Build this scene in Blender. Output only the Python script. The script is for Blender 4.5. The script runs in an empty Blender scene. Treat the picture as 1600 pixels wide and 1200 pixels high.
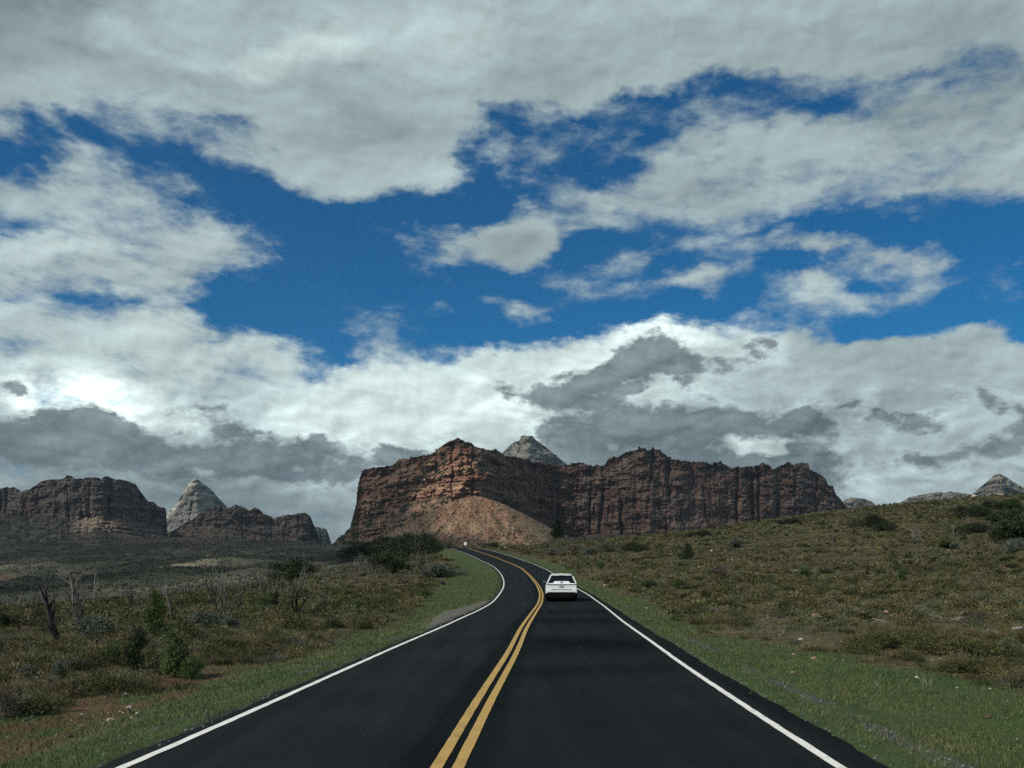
import bpy, math, random
import numpy as np
from mathutils import Vector, Matrix

random.seed(7)
rng = np.random.default_rng(11)
sc = bpy.context.scene
C = sc.collection
F = 1400.0          # focal length in photograph pixels (1600 wide)
CH = 1.78           # camera height
HY = 895.0          # horizon row

# ------------------------------------------------------------------ camera
cam_d = bpy.data.cameras.new("camera")
cam = bpy.data.objects.new("camera", cam_d); C.objects.link(cam)
cam.location = (0, 0, CH); cam.rotation_euler = (math.pi/2, 0, 0)
cam_d.sensor_width = 36; cam_d.lens = 36*F/1600
cam_d.shift_y = (HY-600)/1600
cam_d.clip_start = 0.1; cam_d.clip_end = 30000
sc.camera = cam
sc.view_settings.view_transform = 'Standard'; sc.view_settings.look = 'None'
sc.view_settings.exposure = 0.0; sc.view_settings.gamma = 1.0
sc.view_settings.use_curve_mapping = False
sc.cycles.use_denoising = False
sc.cycles.max_bounces = 6; sc.cycles.diffuse_bounces = 3
sc.cycles.use_adaptive_sampling = True; sc.cycles.adaptive_threshold = 0.01
sc.cycles.sample_clamp_indirect = 3

# ------------------------------------------------------------------ sun
SUN_EL, SUN_AZ = math.radians(42), math.radians(-130)   # azimuth from +Y clockwise (towards +X)
SDIR = Vector((math.sin(SUN_AZ)*math.cos(SUN_EL), math.cos(SUN_AZ)*math.cos(SUN_EL), math.sin(SUN_EL)))
sun_d = bpy.data.lights.new("sun", 'SUN'); sun_d.energy = 4.0; sun_d.angle = math.radians(0.6)
sun_d.color = (1.0, 0.94, 0.83)
sun = bpy.data.objects.new("sun", sun_d); C.objects.link(sun)
sun.rotation_euler = SDIR.to_track_quat('Z', 'Y').to_euler()
sun.location = (0, 0, 50)

# ------------------------------------------------------------------ numpy helpers
_p = np.random.default_rng(3).permutation(256).astype(np.int64)
PERM = np.concatenate([_p, _p])
_g = np.random.default_rng(4).normal(size=(256, 3)); GRAD = _g/np.linalg.norm(_g, axis=1)[:, None]
def perlin(x, y, z):
    x, y, z = np.broadcast_arrays(np.asarray(x, float), np.asarray(y, float), np.asarray(z, float))
    xi = np.floor(x).astype(np.int64); yi = np.floor(y).astype(np.int64); zi = np.floor(z).astype(np.int64)
    xf, yf, zf = x-xi, y-yi, z-zi
    u = xf*xf*xf*(xf*(xf*6-15)+10); v = yf*yf*yf*(yf*(yf*6-15)+10); w = zf*zf*zf*(zf*(zf*6-15)+10)
    xi &= 255; yi &= 255; zi &= 255
    out = 0
    for a in (0, 1):
        for b in (0, 1):
            for c in (0, 1):
                h = PERM[(PERM[(PERM[(xi+a) & 255]+yi+b) & 255]+zi+c) & 255]
                g = GRAD[h]
                d = g[..., 0]*(xf-a)+g[..., 1]*(yf-b)+g[..., 2]*(zf-c)
                out = out + d*(u if a else 1-u)*(v if b else 1-v)*(w if c else 1-w)
    return out*1.5
def fbm(x, y, z=0.0, o=4, r=0.5):
    s = 0; a = 1.0; f = 1.0; t = 0
    for i in range(o):
        s = s + a*perlin(np.asarray(x)*f+i*17.3, np.asarray(y)*f+i*7.7, np.asarray(z)*f+i*3.1)
        t += a; a *= r; f *= 2.03
    return s/t*1.5
def sst(a, b, x):
    t = np.clip((x-a)/(b-a), 0, 1); return t*t*(3-2*t)
def mixc(a, b, t):
    t = np.asarray(t)[..., None]; return np.asarray(a)*(1-t)+np.asarray(b)*t
def gsmooth(a, s, axis=0):
    n = int(s*3)+1; k = np.exp(-0.5*(np.arange(-n, n+1)/s)**2); k /= k.sum()
    a = np.moveaxis(np.asarray(a, float), axis, 0)
    pad = np.concatenate([2*a[:1]-a[1:n+1][::-1], a, 2*a[-1:]-a[-n-1:-1][::-1]]) if False else np.concatenate([np.repeat(a[:1], n, 0), a, np.repeat(a[-1:], n, 0)])
    o = sum(k[i]*pad[i:i+len(a)] for i in range(2*n+1))
    return np.moveaxis(o, 0, axis)
def S(*c):      # sRGB 0-255 to linear
    return tuple((v/255/12.92 if v/255 <= .04045 else ((v/255+.055)/1.055)**2.4) for v in c)

# ------------------------------------------------------------------ world : nishita sky and clouds on the sky's own azimuth / elevation
def build_world():
    w = bpy.data.worlds.new("World"); w.use_nodes = True
    nt = w.node_tree; N = nt.nodes; N.clear()
    class Later:                        # links are made at the end: editing ramps in a linked tree is slow
        q = []
        def new(self, a, b): self.q.append((a, b))
    L = Later()
    out = N.new('ShaderNodeOutputWorld'); bg = N.new('ShaderNodeBackground')
    L.new(bg.outputs[0], out.inputs[0])
    STR = 0.1
    bg.inputs[1].default_value = STR
    sky = N.new('ShaderNodeTexSky'); sky.sky_type = 'NISHITA'; sky.sun_disc = False
    sky.sun_elevation = SUN_EL; sky.sun_rotation = SUN_AZ
    sky.air_density = 1.0; sky.dust_density = 0.0; sky.ozone_density = 4.0; sky.altitude = 1500
    def sock(v, s):
        if isinstance(v, (int, float)): s.default_value = v
        elif isinstance(v, tuple): s.default_value = v if len(v) == len(s.default_value) else (*v, 1)
        else: L.new(v, s)
    def M(op, a, b=0.0, c=None, clamp=False):
        n = N.new('ShaderNodeMath'); n.operation = op; n.use_clamp = clamp
        sock(a, n.inputs[0]); sock(b, n.inputs[1])
        if c is not None: sock(c, n.inputs[2])
        return n.outputs[0]
    def MIX(f, a, b, mode='MIX'):
        n = N.new('ShaderNodeMixRGB'); n.blend_type = mode; sock(f, n.inputs[0]); sock(a, n.inputs[1]); sock(b, n.inputs[2]); return n.outputs[0]
    def MR(v, a, b, c=0.0, d=1.0, smooth=False):
        n = N.new('ShaderNodeMapRange'); n.interpolation_type = 'SMOOTHSTEP' if smooth else 'LINEAR'; n.clamp = True
        sock(v, n.inputs[0]); sock(a, n.inputs[1]); sock(b, n.inputs[2]); sock(c, n.inputs[3]); sock(d, n.inputs[4]); return n.outputs[0]
    tc = N.new('ShaderNodeTexCoord'); sep = N.new('ShaderNodeSeparateXYZ'); L.new(tc.outputs['Generated'], sep.inputs[0])
    az = M('ARCTAN2', sep.outputs[0], sep.outputs[1]); el = M('ARCSINE', sep.outputs[2])
    def coords(sx, sy, ox=0.0, skew=0.0):
        c = N.new('ShaderNodeCombineXYZ')
        L.new(M('MULTIPLY_ADD', az, sx, ox), c.inputs[0])
        e = M('MULTIPLY', el, sy)
        if skew: e = M('ADD', e, M('MULTIPLY', az, skew))
        L.new(e, c.inputs[1]); c.inputs[2].default_value = ox*0.7; return c.outputs[0]
    def noise(co, scale, det, rough, dist=0.0):
        n = N.new('ShaderNodeTexNoise'); L.new(co, n.inputs['Vector']); n.inputs['Scale'].default_value = scale
        n.inputs['Detail'].default_value = det; n.inputs['Roughness'].default_value = rough; n.inputs['Distortion'].default_value = dist
        return n.outputs['Fac']
    # domain warp
    n1 = noise(coords(1, 1.7), 9, 7, .62); n2 = noise(coords(1, 1.7, 5.3), 9, 7, .62)
    az2 = M('MULTIPLY_ADD', M('SUBTRACT', n1, .5), .12, az)
    el2 = M('MULTIPLY_ADD', M('SUBTRACT', n2, .5), .07, el)
    # more clear blue overhead and behind, so the ground keeps some contrast
    # painted cloud chart of the real sky, sampled on an azimuth / elevation lattice
    A0, A1 = math.radians(-33), math.radians(33); E0, E1 = math.radians(0.0), math.radians(35)
    NR, NC = 44, 62
    W, H = 190, 96                       # chart raster: 10 px cells, origin (-150,-60)
    xs = (np.arange(W)+.5)*10-150; ys = (np.arange(H)+.5)*10-60
    X, Y = np.meshgrid(xs, ys)
    cov = np.zeros((H, W)); lum = np.full((H, W), .42); dk = np.zeros((H, W)); warm = np.zeros((H, W))
    def inpoly(pts):
        ins = np.zeros(X.shape, bool); n = len(pts)
        for i in range(n):
            x0, y0 = pts[i]; x1, y1 = pts[(i+1) % n]
            if y0 == y1: continue
            c = ((Y < max(y0, y1)) & (Y >= min(y0, y1))) & (X < (x1-x0)*(Y-y0)/(y1-y0)+x0)
            ins ^= c
        return ins.astype(float)
    def ell(cx, cy, rx, ry, rot=0):
        a = math.radians(rot); dx, dy = X-cx, Y-cy
        u = (dx*math.cos(a)+dy*math.sin(a))/rx; v = (-dx*math.sin(a)+dy*math.cos(a))/ry
        return np.exp(-(u*u+v*v)**1.3*.9)
    def P(ch, pts, val, soft=1.2):
        m = gsmooth(gsmooth(inpoly(pts), soft, 0), soft, 1); ch[:] = ch*(1-m)+val*m
    def E(ch, cx, cy, rx, ry, val, rot=0, k=1.0):
        m = ell(cx, cy, rx, ry, rot)*k; ch[:] = ch*(1-m)+val*m
    # high cloud coverage
    P(cov, [(-150,-60),(1750,-60),(1750,90),(1400,105),(1250,122),(1120,118),(1000,142),(900,162),(800,155),(762,165),(755,220),(738,262),(700,292),(620,303),(560,298),(480,300),(430,278),(390,245),(300,205),(200,175),(130,165),(60,188),(-150,192)], 1.0, 1.2)
    P(cov, [(150,160),(300,150),(420,180),(440,260),(380,250),(300,225),(180,215)], .50, 1.8)
    E(cov, 330,180,60,16,.45,10); E(cov, 250,175,40,12,.5); E(cov, 380,195,30,14,.45)
    P(cov, [(850,305),(950,275),(1000,240),(1050,205),(1120,185),(1220,180),(1400,150),(1500,110),(1750,90),(1750,300),(1500,312),(1350,318),(1250,330),(1100,345),(1000,352),(920,340)], .76, 1.8)
    P(cov, [(1030,150),(1150,135),(1280,130),(1420,105),(1500,120),(1400,160),(1250,185),(1100,195),(1040,185)], .50, 1.5)
    E(cov, 1300,176,40,14,.05); E(cov, 1230,160,26,13,.3); E(cov, 1130,155,60,11,.25); E(cov, 1560,92,50,9,.42); E(cov,1080,235,40,10,.55,-20)
    P(cov, [(1230,295),(1290,272),(1400,252),(1520,248),(1540,262),(1400,278),(1280,300)], .42, 1.0)
    E(cov, 870,290,60,16,.6,-8); E(cov, 800,235,35,26,.35); E(cov, 900,215,80,28,.3); E(cov, 830,185,40,14,.45); E(cov,990,225,45,20,.45)
    E(cov, 400,250,50,12,.55); E(cov, 130,235,52,24,.8); E(cov, 60,185,60,16,.7); E(cov, 30,215,45,10,.35)
    E(cov, 95,290,95,36,.9); E(cov, 200,300,60,30,.65); E(cov, 285,283,22,26,.5); E(cov, 225,265,40,10,.5); E(cov, 20,290,40,20,.45)
    E(cov, 60,340,130,14,.55,-2); E(cov,200,340,100,14,.55,8)
    P(cov, [(-150,400),(0,388),(50,365),(130,350),(240,345),(330,352),(390,385),(440,407),(400,416),(340,425),(300,448),(330,452),(250,462),(120,462),(30,470),(-150,470)], .76, 1.2)
    E(cov, 210,362,130,5,.6,3); E(cov, 300,425,60,5,.6,-3); E(cov, 60,432,40,6,.55)
    P(cov, [(-150,460),(0,470),(90,475),(130,490),(240,475),(280,480),(330,528),(380,512),(430,535),(480,545),(540,556),(535,570),(480,572),(470,590),(520,620),(0,640),(-150,640)], .80, 1.2)
    E(cov, 30,482,26,7,.35); E(cov, 45,535,55,10,.5); E(cov,240,508,40,6,.65); E(cov, 180,578,60,8,.6); E(cov,90,590,60,10,.6)
    P(cov, [(-150,585),(100,600),(300,590),(420,590),(560,620),(700,600),(700,680),(0,690),(-150,690)], .74, 1.5)
    E(cov, 290,605,60,7,.62); E(cov,370,640,60,10,.8); E(cov, 530,600,60,10,.72)
    P(cov, [(440,600),(520,585),(590,582),(585,560),(600,550),(665,556),(700,550),(780,540),(860,528),(930,512),(970,500),(1015,494),(1055,503),(1110,512),(1180,522),(1215,512),(1270,532),(1330,540),(1400,533),(1480,525),(1560,520),(1600,530),(1750,530),(1750,960),(-150,960),(-150,640),(300,650)], 1.0, .8)
    E(cov, 620,565,45,5,.5,-8); E(cov, 1340,532,40,6,.6)
    # small clouds in the blue gap
    P(cov, [(690,385),(705,368),(760,352),(790,330),(820,325),(850,345),(872,362),(875,390),(840,405),(790,418),(750,408),(710,395)], 1.0, 1.0)
    for a in [(645,383,34,12,.7,-8),(672,432,34,15,.5,10),(690,405,24,8,.5,20),(835,335,55,14,.7,-20),(915,350,60,12,.55,-10),(890,335,40,10,.5,0),
              (1300,398,160,14,.86,3),(1225,385,55,10,.8,0),(1100,430,72,17,.92,-8),(1120,455,32,10,.75,20),(1295,447,46,15,.95,-5),(1440,418,60,22,.75,20),(1410,438,60,12,.6,0),
              (1412,480,85,8,.8,-4),(1555,428,46,9,.55,0),(1550,462,26,5,.5,0),(992,393,26,12,.65,0),(935,412,16,8,.6,0),(905,472,90,12,.5,-5),(985,466,50,6,.5,-12),
              (770,457,22,10,.62,0),(612,514,60,13,.62,6),(700,475,50,9,.5,-20),(820,484,40,13,.6,0),(565,520,50,8,.5,0),(1285,492,30,12,.5,25),(1435,357,18,6,.55,0),
              (1090,360,90,12,.5,-8),(1060,375,60,8,.45,-8),(1375,355,18,8,.45,0),(570,343,9,7,.4,0),(1150,515,60,8,.45,0),(740,395,50,5,.6,0),(1200,470,30,9,.42,0)]:
        E(cov, a[0],a[1],a[2],a[3],a[4],a[5])
    for a in [(150,330,170,16,.62,4),(20,300,70,30,.55,0),(520,500,110,16,.34,-6),(700,480,90,14,.30,-20),(860,440,70,20,.26,0),(1000,420,120,24,.28,-8),(960,330,90,16,.45,-12),(1560,450,80,22,.36,0),
              (1200,500,140,12,.34,0),(1500,350,90,8,.26,0),(560,345,60,16,.2,0),(860,240,110,34,.40,-10),(1000,190,80,20,.40,0),(640,540,90,10,.42,-8),(1330,470,150,10,.40,0),(1180,440,60,14,.40,10),(1430,400,90,10,.42,4)]:
        m_ = ell(a[0],a[1],a[2],a[3],a[5])*a[4]; cov[:] = np.maximum(cov, m_)
    # luminance of the high cloud
    P(lum, [(-150,-60),(1750,-60),(1750,340),(-150,340)], .43, 3)
    E(lum, 30,10,170,48,.2); E(lum, 50,60,160,40,.30); E(lum, 430,85,70,26,.72,-15); E(lum, 525,75,70,30,.68); E(lum, 170,40,60,24,.5)
    E(lum, 680,50,90,50,.55); E(lum, 300,120,130,16,.33,8); E(lum, 850,110,140,18,.36,-6); E(lum, 1000,20,120,14,.50); E(lum, 560,130,80,14,.37); E(lum, 1250,60,110,16,.34,-8); E(lum, 600,205,120,25,.33); E(lum, 650,262,120,22,.5); E(lum, 470,265,60,20,.45); E(lum,300,70,120,30,.44)
    E(lum, 1100,60,220,40,.4); E(lum, 1500,40,160,60,.34); E(lum, 1450,180,200,26,.31); E(lum, 1590,120,120,60,.3); E(lum, 1070,300,90,30,.31); E(lum,1500,235,150,20,.42); E(lum, 1580,275,60,24,.45)
    E(lum, 1150,220,80,16,.36); E(lum,960,240,50,40,.42)
    P(lum, [(-150,340),(1750,340),(1750,520),(-150,520)], .52, 1.5)
    E(lum, 120,390,120,22,.62); E(lum,150,295,50,30,.47)
    E(lum, 800,380,300,60,.46); E(lum, 790,385,70,24,.33); E(lum, 770,350,40,14,.42); E(lum,1300,400,160,10,.42)
    P(lum, [(-150,520),(500,520),(600,545),(600,640),(-150,640)], .62, 2)
    E(lum, 350,610,160,16,.48); E(lum, 250,520,80,25,.68)
    P(lum, [(560,570),(900,520),(1120,510),(1160,560),(860,640),(830,700),(500,700),(380,660)], .78, 2)
    E(lum, 720,560,180,18,.7,-8); E(lum, 1015,504,50,14,1.3); E(lum, 970,512,50,9,.92); E(lum, 1095,520,60,10,.9); E(lum, 900,540,60,12,.85); E(lum, 760,570,60,8,.62)
    P(lum, [(1130,530),(1280,530),(1750,520),(1750,860),(1380,860),(900,860),(830,700),(1000,620),(1120,580)], .46, 2)
    E(lum, 1150,570,70,22,.58); E(lum, 1260,600,110,30,.52); E(lum,1560,560,120,22,.5); E(lum,1000,620,30,10,.75); E(lum,1165,535,60,12,.68)
    E(lum, 1175,690,42,18,.85); E(lum, 1060,605,60,8,.7); E(lum, 1390,735,26,14,.55); E(lum,1500,650,60,20,.52)
    E(lum, 115,610,95,20,1.6,3); E(lum, 45,632,40,26,1.5,-40); E(lum, 165,624,46,18,1.6,20); E(lum, 212,648,36,24,1.4); E(lum, 275,660,50,14,.9); E(lum,245,660,20,8,.8); E(lum, 270,650,40,14,.6); E(lum,0,650,50,20,.5)
    P(lum, [(-150,730),(540,730),(560,860),(-150,860)], .24, 1.5)
    E(lum, 15,750,34,11,.55); E(lum, 325,725,45,12,.42); E(lum, 425,758,28,8,.5); E(lum, 520,755,60,24,.47); E(lum, 470,790,60,22,.34); E(lum,420,800,16,6,.5); E(lum, 530,815,30,30,.28)
    P(lum, [(1330,745),(1500,740),(1560,765),(1420,790),(1310,790)], .5, 1.2)
    E(lum, 880,718,20,7,.5); E(lum,1100,712,60,8,.27)
    # dark grey low cloud
    P(dk, [(-150,635),(0,640),(40,645),(60,622),(100,632),(140,626),(170,640),(205,668),(240,690),(290,668),(330,690),(360,672),(395,668),(440,690),(470,674),(500,690),(525,712),(600,692),(690,702),(690,716),(610,718),(540,742),(470,752),(420,742),(300,750),(120,740),(40,742),(-150,735)], 1.0, .9)
    E(dk, 232,690,20,12,.3); E(dk, 270,665,20,16,.25); E(dk, 325,728,34,9,.4); E(dk, 540,712,24,6,.6)
    E(dk, 30,592,46,13,1.0,-4); E(dk, 318,640,40,14,.95); E(dk, 350,665,24,8,.7); E(dk, 405,635,14,9,.6,-40); E(dk,640,690,60,10,.85); E(dk,560,700,30,8,.8); E(dk,385,700,40,26,1.0); E(dk,470,700,40,22,1.0)
    P(dk, [(735,615),(762,596),(815,588),(870,572),(935,560),(960,535),(1000,512),(1040,508),(1070,525),(1085,550),(1110,565),(1150,540),(1185,528),(1205,535),(1170,560),(1120,590),(1060,598),(1000,602),(930,628),(860,632),(800,618),(740,622)], .97, .8)
    E(dk, 850,600,50,10,.45,-10); E(dk, 1100,545,16,14,.5); E(dk, 800,610,20,10,.85); E(dk, 900,600,26,10,.75)
    P(dk, [(828,680),(842,655),(880,628),(950,625),(1050,622),(1120,618),(1160,640),(1230,640),(1290,625),(1325,640),(1310,665),(1300,700),(1340,735),(1290,770),(1200,745),(1000,740),(880,720),(850,705)], .95, 1.0)
    E(dk, 940,632,20,6,.45); E(dk, 1175,688,38,17,.0); E(dk, 1130,698,24,8,.5); E(dk, 1240,655,30,14,.6); E(dk, 1000,668,40,10,.8)
    E(dk, 1060,780,300,40,.75)
    for a in [(1400,655,52,17,.95,-22),(1335,640,30,12,.85,0),(1465,665,24,12,.75,-30),(1540,612,34,20,.85,0),(1600,632,26,24,.9,0),(1460,605,30,12,.55,0),
              (1550,712,90,30,.72,-8),(1430,725,70,12,.8,-6),(1270,745,60,30,.85,0),(1590,680,40,24,.75,0),(1500,740,50,10,.55,0),(1300,690,40,20,.5,0)]:
        E(dk, a[0],a[1],a[2],a[3],a[4],a[5])
    E(dk, 1385,738,24,12,.15); E(dk,1340,775,40,14,.2)
    cov[:] = np.clip(cov, 0, 1)
    # sample onto the lattice
    azs = np.linspace(A0, A1, NC); els = np.linspace(E0, E1, NR)
    AZ, EL = np.meshgrid(azs, els)
    px = 800+F*np.tan(AZ); py = HY-F*np.tan(EL)/np.cos(AZ)
    def samp(ch):
        fx = np.clip((px+150)/10-.5, 0, W-1.001); fy = np.clip((py+60)/10-.5, 0, H-1.001)
        i = fx.astype(int); j = fy.astype(int); u = fx-i; v = fy-j
        return (ch[j, i]*(1-u)+ch[j, i+1]*u)*(1-v)+(ch[j+1, i]*(1-u)+ch[j+1, i+1]*u)*v
    tab = np.stack([samp(cov), samp(lum), samp(dk)], -1)
    u = MR(az2, A0, A1)
    uL = MR(u, 0.0, 0.5); uR = MR(u, 0.5, 1.0); sel = M('GREATER_THAN', u, .5)
    de = (E1-E0)/(NR-1)
    def ramp(fac, row):
        n = N.new('ShaderNodeValToRGB'); L.new(fac, n.inputs[0]); r = n.color_ramp; k = len(row)
        r.elements[1].position = 1/31
        for i in range(2, 32): r.elements.new(i/31)
        for i in range(k): r.elements[i].color = (*[float(max(0, q)) for q in row[i]], 1)
        return n.outputs[0]
    cur = None
    for r in range(NR):
        # columns 0..30 at u 0..30/61 ; resample each half to 31 stops
        uu = np.linspace(0, .5, 32)*(NC-1); vv = np.linspace(.5, 1, 32)*(NC-1)
        rowL = np.stack([np.interp(uu, np.arange(NC), tab[r, :, c]) for c in range(3)], -1)
        rowR = np.stack([np.interp(vv, np.arange(NC), tab[r, :, c]) for c in range(3)], -1)
        c = MIX(sel, ramp(uL, rowL), ramp(uR, rowR))
        if cur is None: cur = c
        else: cur = MIX(MR(el2, E0+(r-1)*de, E0+r*de), cur, c)
    sp = N.new('ShaderNodeSeparateColor'); L.new(cur, sp.inputs[0])
    cv, lm, dkk = sp.outputs[0], sp.outputs[1], sp.outputs[2]
    puff = noise(coords(1, 1.8, 2.2), 15, 10, .63, .3)
    streak = noise(coords(1, 3.2, 9.1, .12), 8, 10, .62, .15)
    soft = noise(coords(1, 2.0, 4.4), 5, 6, .55)
    pf0 = noise(coords(1, 1.9, 3.9), 42, 8, .6, .2)
    # streaky high up / to the sides, puffy low down
    lowf = MR(el, math.radians(9), math.radians(15), 0, 1)
    det = M('ADD', M('MULTIPLY', puff, M('SUBTRACT', 1.0, M('MULTIPLY', lowf, .55))), M('MULTIPLY', streak, M('MULTIPLY', lowf, .55)))
    a_hi = MR(M('MULTIPLY_ADD', M('SUBTRACT', M('ADD', M('MULTIPLY', det, .78), M('MULTIPLY', pf0, .22)), .5), 3.1, M('MULTIPLY', cv, 1.42)), .26, 1.12, 0, 1, True)
    a_hi = M('MULTIPLY', a_hi, MR(cv, .02, .25))
    a_hi = M('MULTIPLY', a_hi, MR(el, math.radians(38), math.radians(55), 1.0, .22))
    a_hi = M('MULTIPLY', a_hi, MR(M('ABSOLUTE', az), math.radians(50), math.radians(80), 1.0, .45))
    pf2 = noise(coords(1, 1.6, 7.7), 34, 9, .62, .25)
    dn = M('ADD', M('MULTIPLY', M('SUBTRACT', puff, .5), 2.0), M('MULTIPLY', M('SUBTRACT', pf2, .5), 1.5))
    a_dk = MR(M('ADD', dn, M('MULTIPLY', dkk, 1.12)), .40, .86, 0, 1, True)
    a_dk = M('MULTIPLY', a_dk, MR(dkk, .02, .2))
    l2 = M('MULTIPLY', lm, M('ADD', M('ADD', .22, M('MULTIPLY', det, .80)), M('MULTIPLY', soft, .78)))
    rim = M('MULTIPLY', M('MULTIPLY', dkk, M('SUBTRACT', 1.0, dkk)), M('MULTIPLY', MR(puff, .40, .62), 1.5))
    l2 = M('MULTIPLY', M('MULTIPLY', l2, M('ADD', 1.0, rim)), 1/STR)
    hi = MIX(MR(lm, .25, .8), (.82, 1.07, 1.13), (.90, 1.06, 1.03)); 
    hic = N.new('ShaderNodeVectorMath'); hic.operation = 'SCALE'; L.new(hi, hic.inputs[0]); L.new(l2, hic.inputs['Scale'])
    # sun-side relief of the billows: the same noise read a little towards the sun
    pa = noise(coords(1, 1.8, 2.2), 30, 8, .6, .2); cb = N.new('ShaderNodeVectorMath'); cb.operation = 'ADD'; L.new(coords(1, 1.8, 2.2), cb.inputs[0]); cb.inputs[1].default_value = (-.006, .011, 0)
    pb = noise(cb.outputs[0], 30, 8, .6, .2)
    pc = noise(cb.outputs[0], 15, 10, .63, .3)
    rel = M('ADD', M('MULTIPLY', M('SUBTRACT', pa, pb), 2.2), M('MULTIPLY', M('SUBTRACT', puff, pc), 3.2))
    lowk = MR(el, math.radians(8), math.radians(20), .26, .12)
    relf = M('MAXIMUM', M('MULTIPLY_ADD', M('MULTIPLY', rel, lowk), 1.0, 1.0), .35)
    hic2 = N.new('ShaderNodeVectorMath'); hic2.operation = 'SCALE'; L.new(hic.outputs[0], hic2.inputs[0]); L.new(relf, hic2.inputs['Scale']); hic = hic2
    dcol = MIX(MR(soft, .36, .66), tuple(v/STR for v in (.080, .110, .130)), tuple(v/STR for v in (.165, .215, .240)))
    dcol = MIX(MR(puff, .45, .75, 0, .6), dcol, tuple(v/STR for v in (.33, .40, .43)))
    dc2 = N.new('ShaderNodeVectorMath'); dc2.operation = 'SCALE'; L.new(dcol, dc2.inputs[0]); L.new(relf, dc2.inputs['Scale']); dcol = dc2.outputs[0]
    # the clear sky itself, with a deep late-autumn blue
    blue = MIX(1.0, sky.outputs[0], (.09, .57, .78), 'MULTIPLY')
    c = MIX(a_hi, blue, hic.outputs[0])
    c = MIX(M('MULTIPLY', a_dk, .92), c, dcol)
    L.new(c, bg.inputs[0])
    for a_, b_ in L.q: nt.links.new(a_, b_)
    w.cycles.sampling_method = 'MANUAL'; w.cycles.sample_map_resolution = 512
    sc.world = w
build_world()

# ------------------------------------------------------------------ materials
def new_mat(name):
    m = bpy.data.materials.new(name); m.use_nodes = True
    return m, m.node_tree.nodes, m.node_tree.links, m.node_tree.nodes['Principled BSDF']
def mat(name, col, rough=.6, metal=0.0, var=0.0, scale=8, bump=0.0, spec=.5, coat=0):
    m, N, L, b = new_mat(name)
    b.inputs['Base Color'].default_value = (*col, 1); b.inputs['Roughness'].default_value = rough; b.inputs['Metallic'].default_value = metal
    b.inputs['Specular IOR Level'].default_value = spec
    if coat: b.inputs['Coat Weight'].default_value = coat; b.inputs['Coat Roughness'].default_value = .05
    if var or bump:
        tc = N.new('ShaderNodeTexCoord'); n = N.new('ShaderNodeTexNoise'); n.inputs['Scale'].default_value = scale; n.inputs['Detail'].default_value = 6
        L.new(tc.outputs['Object'], n.inputs['Vector'])
        if var:
            r = N.new('ShaderNodeValToRGB'); r.color_ramp.elements[0].position = .3; r.color_ramp.elements[1].position = .7
            r.color_ramp.elements[0].color = (*[v*(1-var) for v in col], 1); r.color_ramp.elements[1].color = (*[v*(1+var) for v in col], 1)
            L.new(n.outputs['Fac'], r.inputs[0]); L.new(r.outputs[0], b.inputs['Base Color'])
        if bump:
            bp = N.new('ShaderNodeBump'); bp.inputs['Strength'].default_value = bump; L.new(n.outputs['Fac'], bp.inputs['Height']); L.new(bp.outputs[0], b.inputs['Normal'])
    return m
def attr_mat(name, rough=.9, nscale=0.0, nvar=0.0, nbump=0.0, bdist=1.0, spec=.2, translucent=0.0, nscale2=0.0):
    m, N, L, b = new_mat(name)
    a = N.new('ShaderNodeAttribute'); a.attribute_name = 'col'
    col = a.outputs['Color']
    if nscale:
        g = N.new('ShaderNodeNewGeometry'); n = N.new('ShaderNodeTexNoise'); n.inputs['Scale'].default_value = nscale; n.inputs['Detail'].default_value = 8; n.inputs['Roughness'].default_value = .65
        L.new(g.outputs['Position'], n.inputs['Vector'])
        fac = n.outputs['Fac']
        if nscale2:
            n2 = N.new('ShaderNodeTexNoise'); n2.inputs['Scale'].default_value = nscale2; n2.inputs['Detail'].default_value = 4; L.new(g.outputs['Position'], n2.inputs['Vector'])
            ad = N.new('ShaderNodeMath'); ad.operation = 'MULTIPLY_ADD'; L.new(n2.outputs['Fac'], ad.inputs[0]); ad.inputs[1].default_value = .5
            h = N.new('ShaderNodeMath'); h.operation = 'MULTIPLY'; L.new(fac, h.inputs[0]); h.inputs[1].default_value = .5; L.new(h.outputs[0], ad.inputs[2]); fac = ad.outputs[0]
        mr = N.new('ShaderNodeMapRange'); mr.inputs[1].default_value = .3; mr.inputs[2].default_value = .7; mr.inputs[3].default_value = 1-nvar; mr.inputs[4].default_value = 1+nvar
        L.new(fac, mr.inputs[0]); sc_ = N.new('ShaderNodeVectorMath'); sc_.operation = 'SCALE'; L.new(col, sc_.inputs[0]); L.new(mr.outputs[0], sc_.inputs['Scale']); col = sc_.outputs[0]
        if nbump:
            bp = N.new('ShaderNodeBump'); bp.inputs['Strength'].default_value = nbump; bp.inputs['Distance'].default_value = bdist; L.new(fac, bp.inputs['Height']); L.new(bp.outputs[0], b.inputs['Normal'])
    L.new(col, b.inputs['Base Color']); b.inputs['Roughness'].default_value = rough; b.inputs['Specular IOR Level'].default_value = spec
    return m
M_LEAF = attr_mat('foliage', .85, spec=.15)
M_GRASS = attr_mat('grass_blades', .9, spec=.1)
M_GROUND = attr_mat('ground', .97, 2.2, .35, .6, .12, .1, nscale2=14)
M_ROCKWALL = attr_mat('sandstone_cliff', .95, .035, .34, .9, 9.0, .1, nscale2=.16)
M_PALEROCK = attr_mat('pale_sandstone', .95, .03, .2, .8, 7.0, .1, nscale2=.15)
M_STONE = attr_mat('field_stone', .95, 9, .25, .6, .05, .1)
M_WOOD = attr_mat('weathered_wood', .95, 12, .3, .4, .02, .1)

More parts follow.
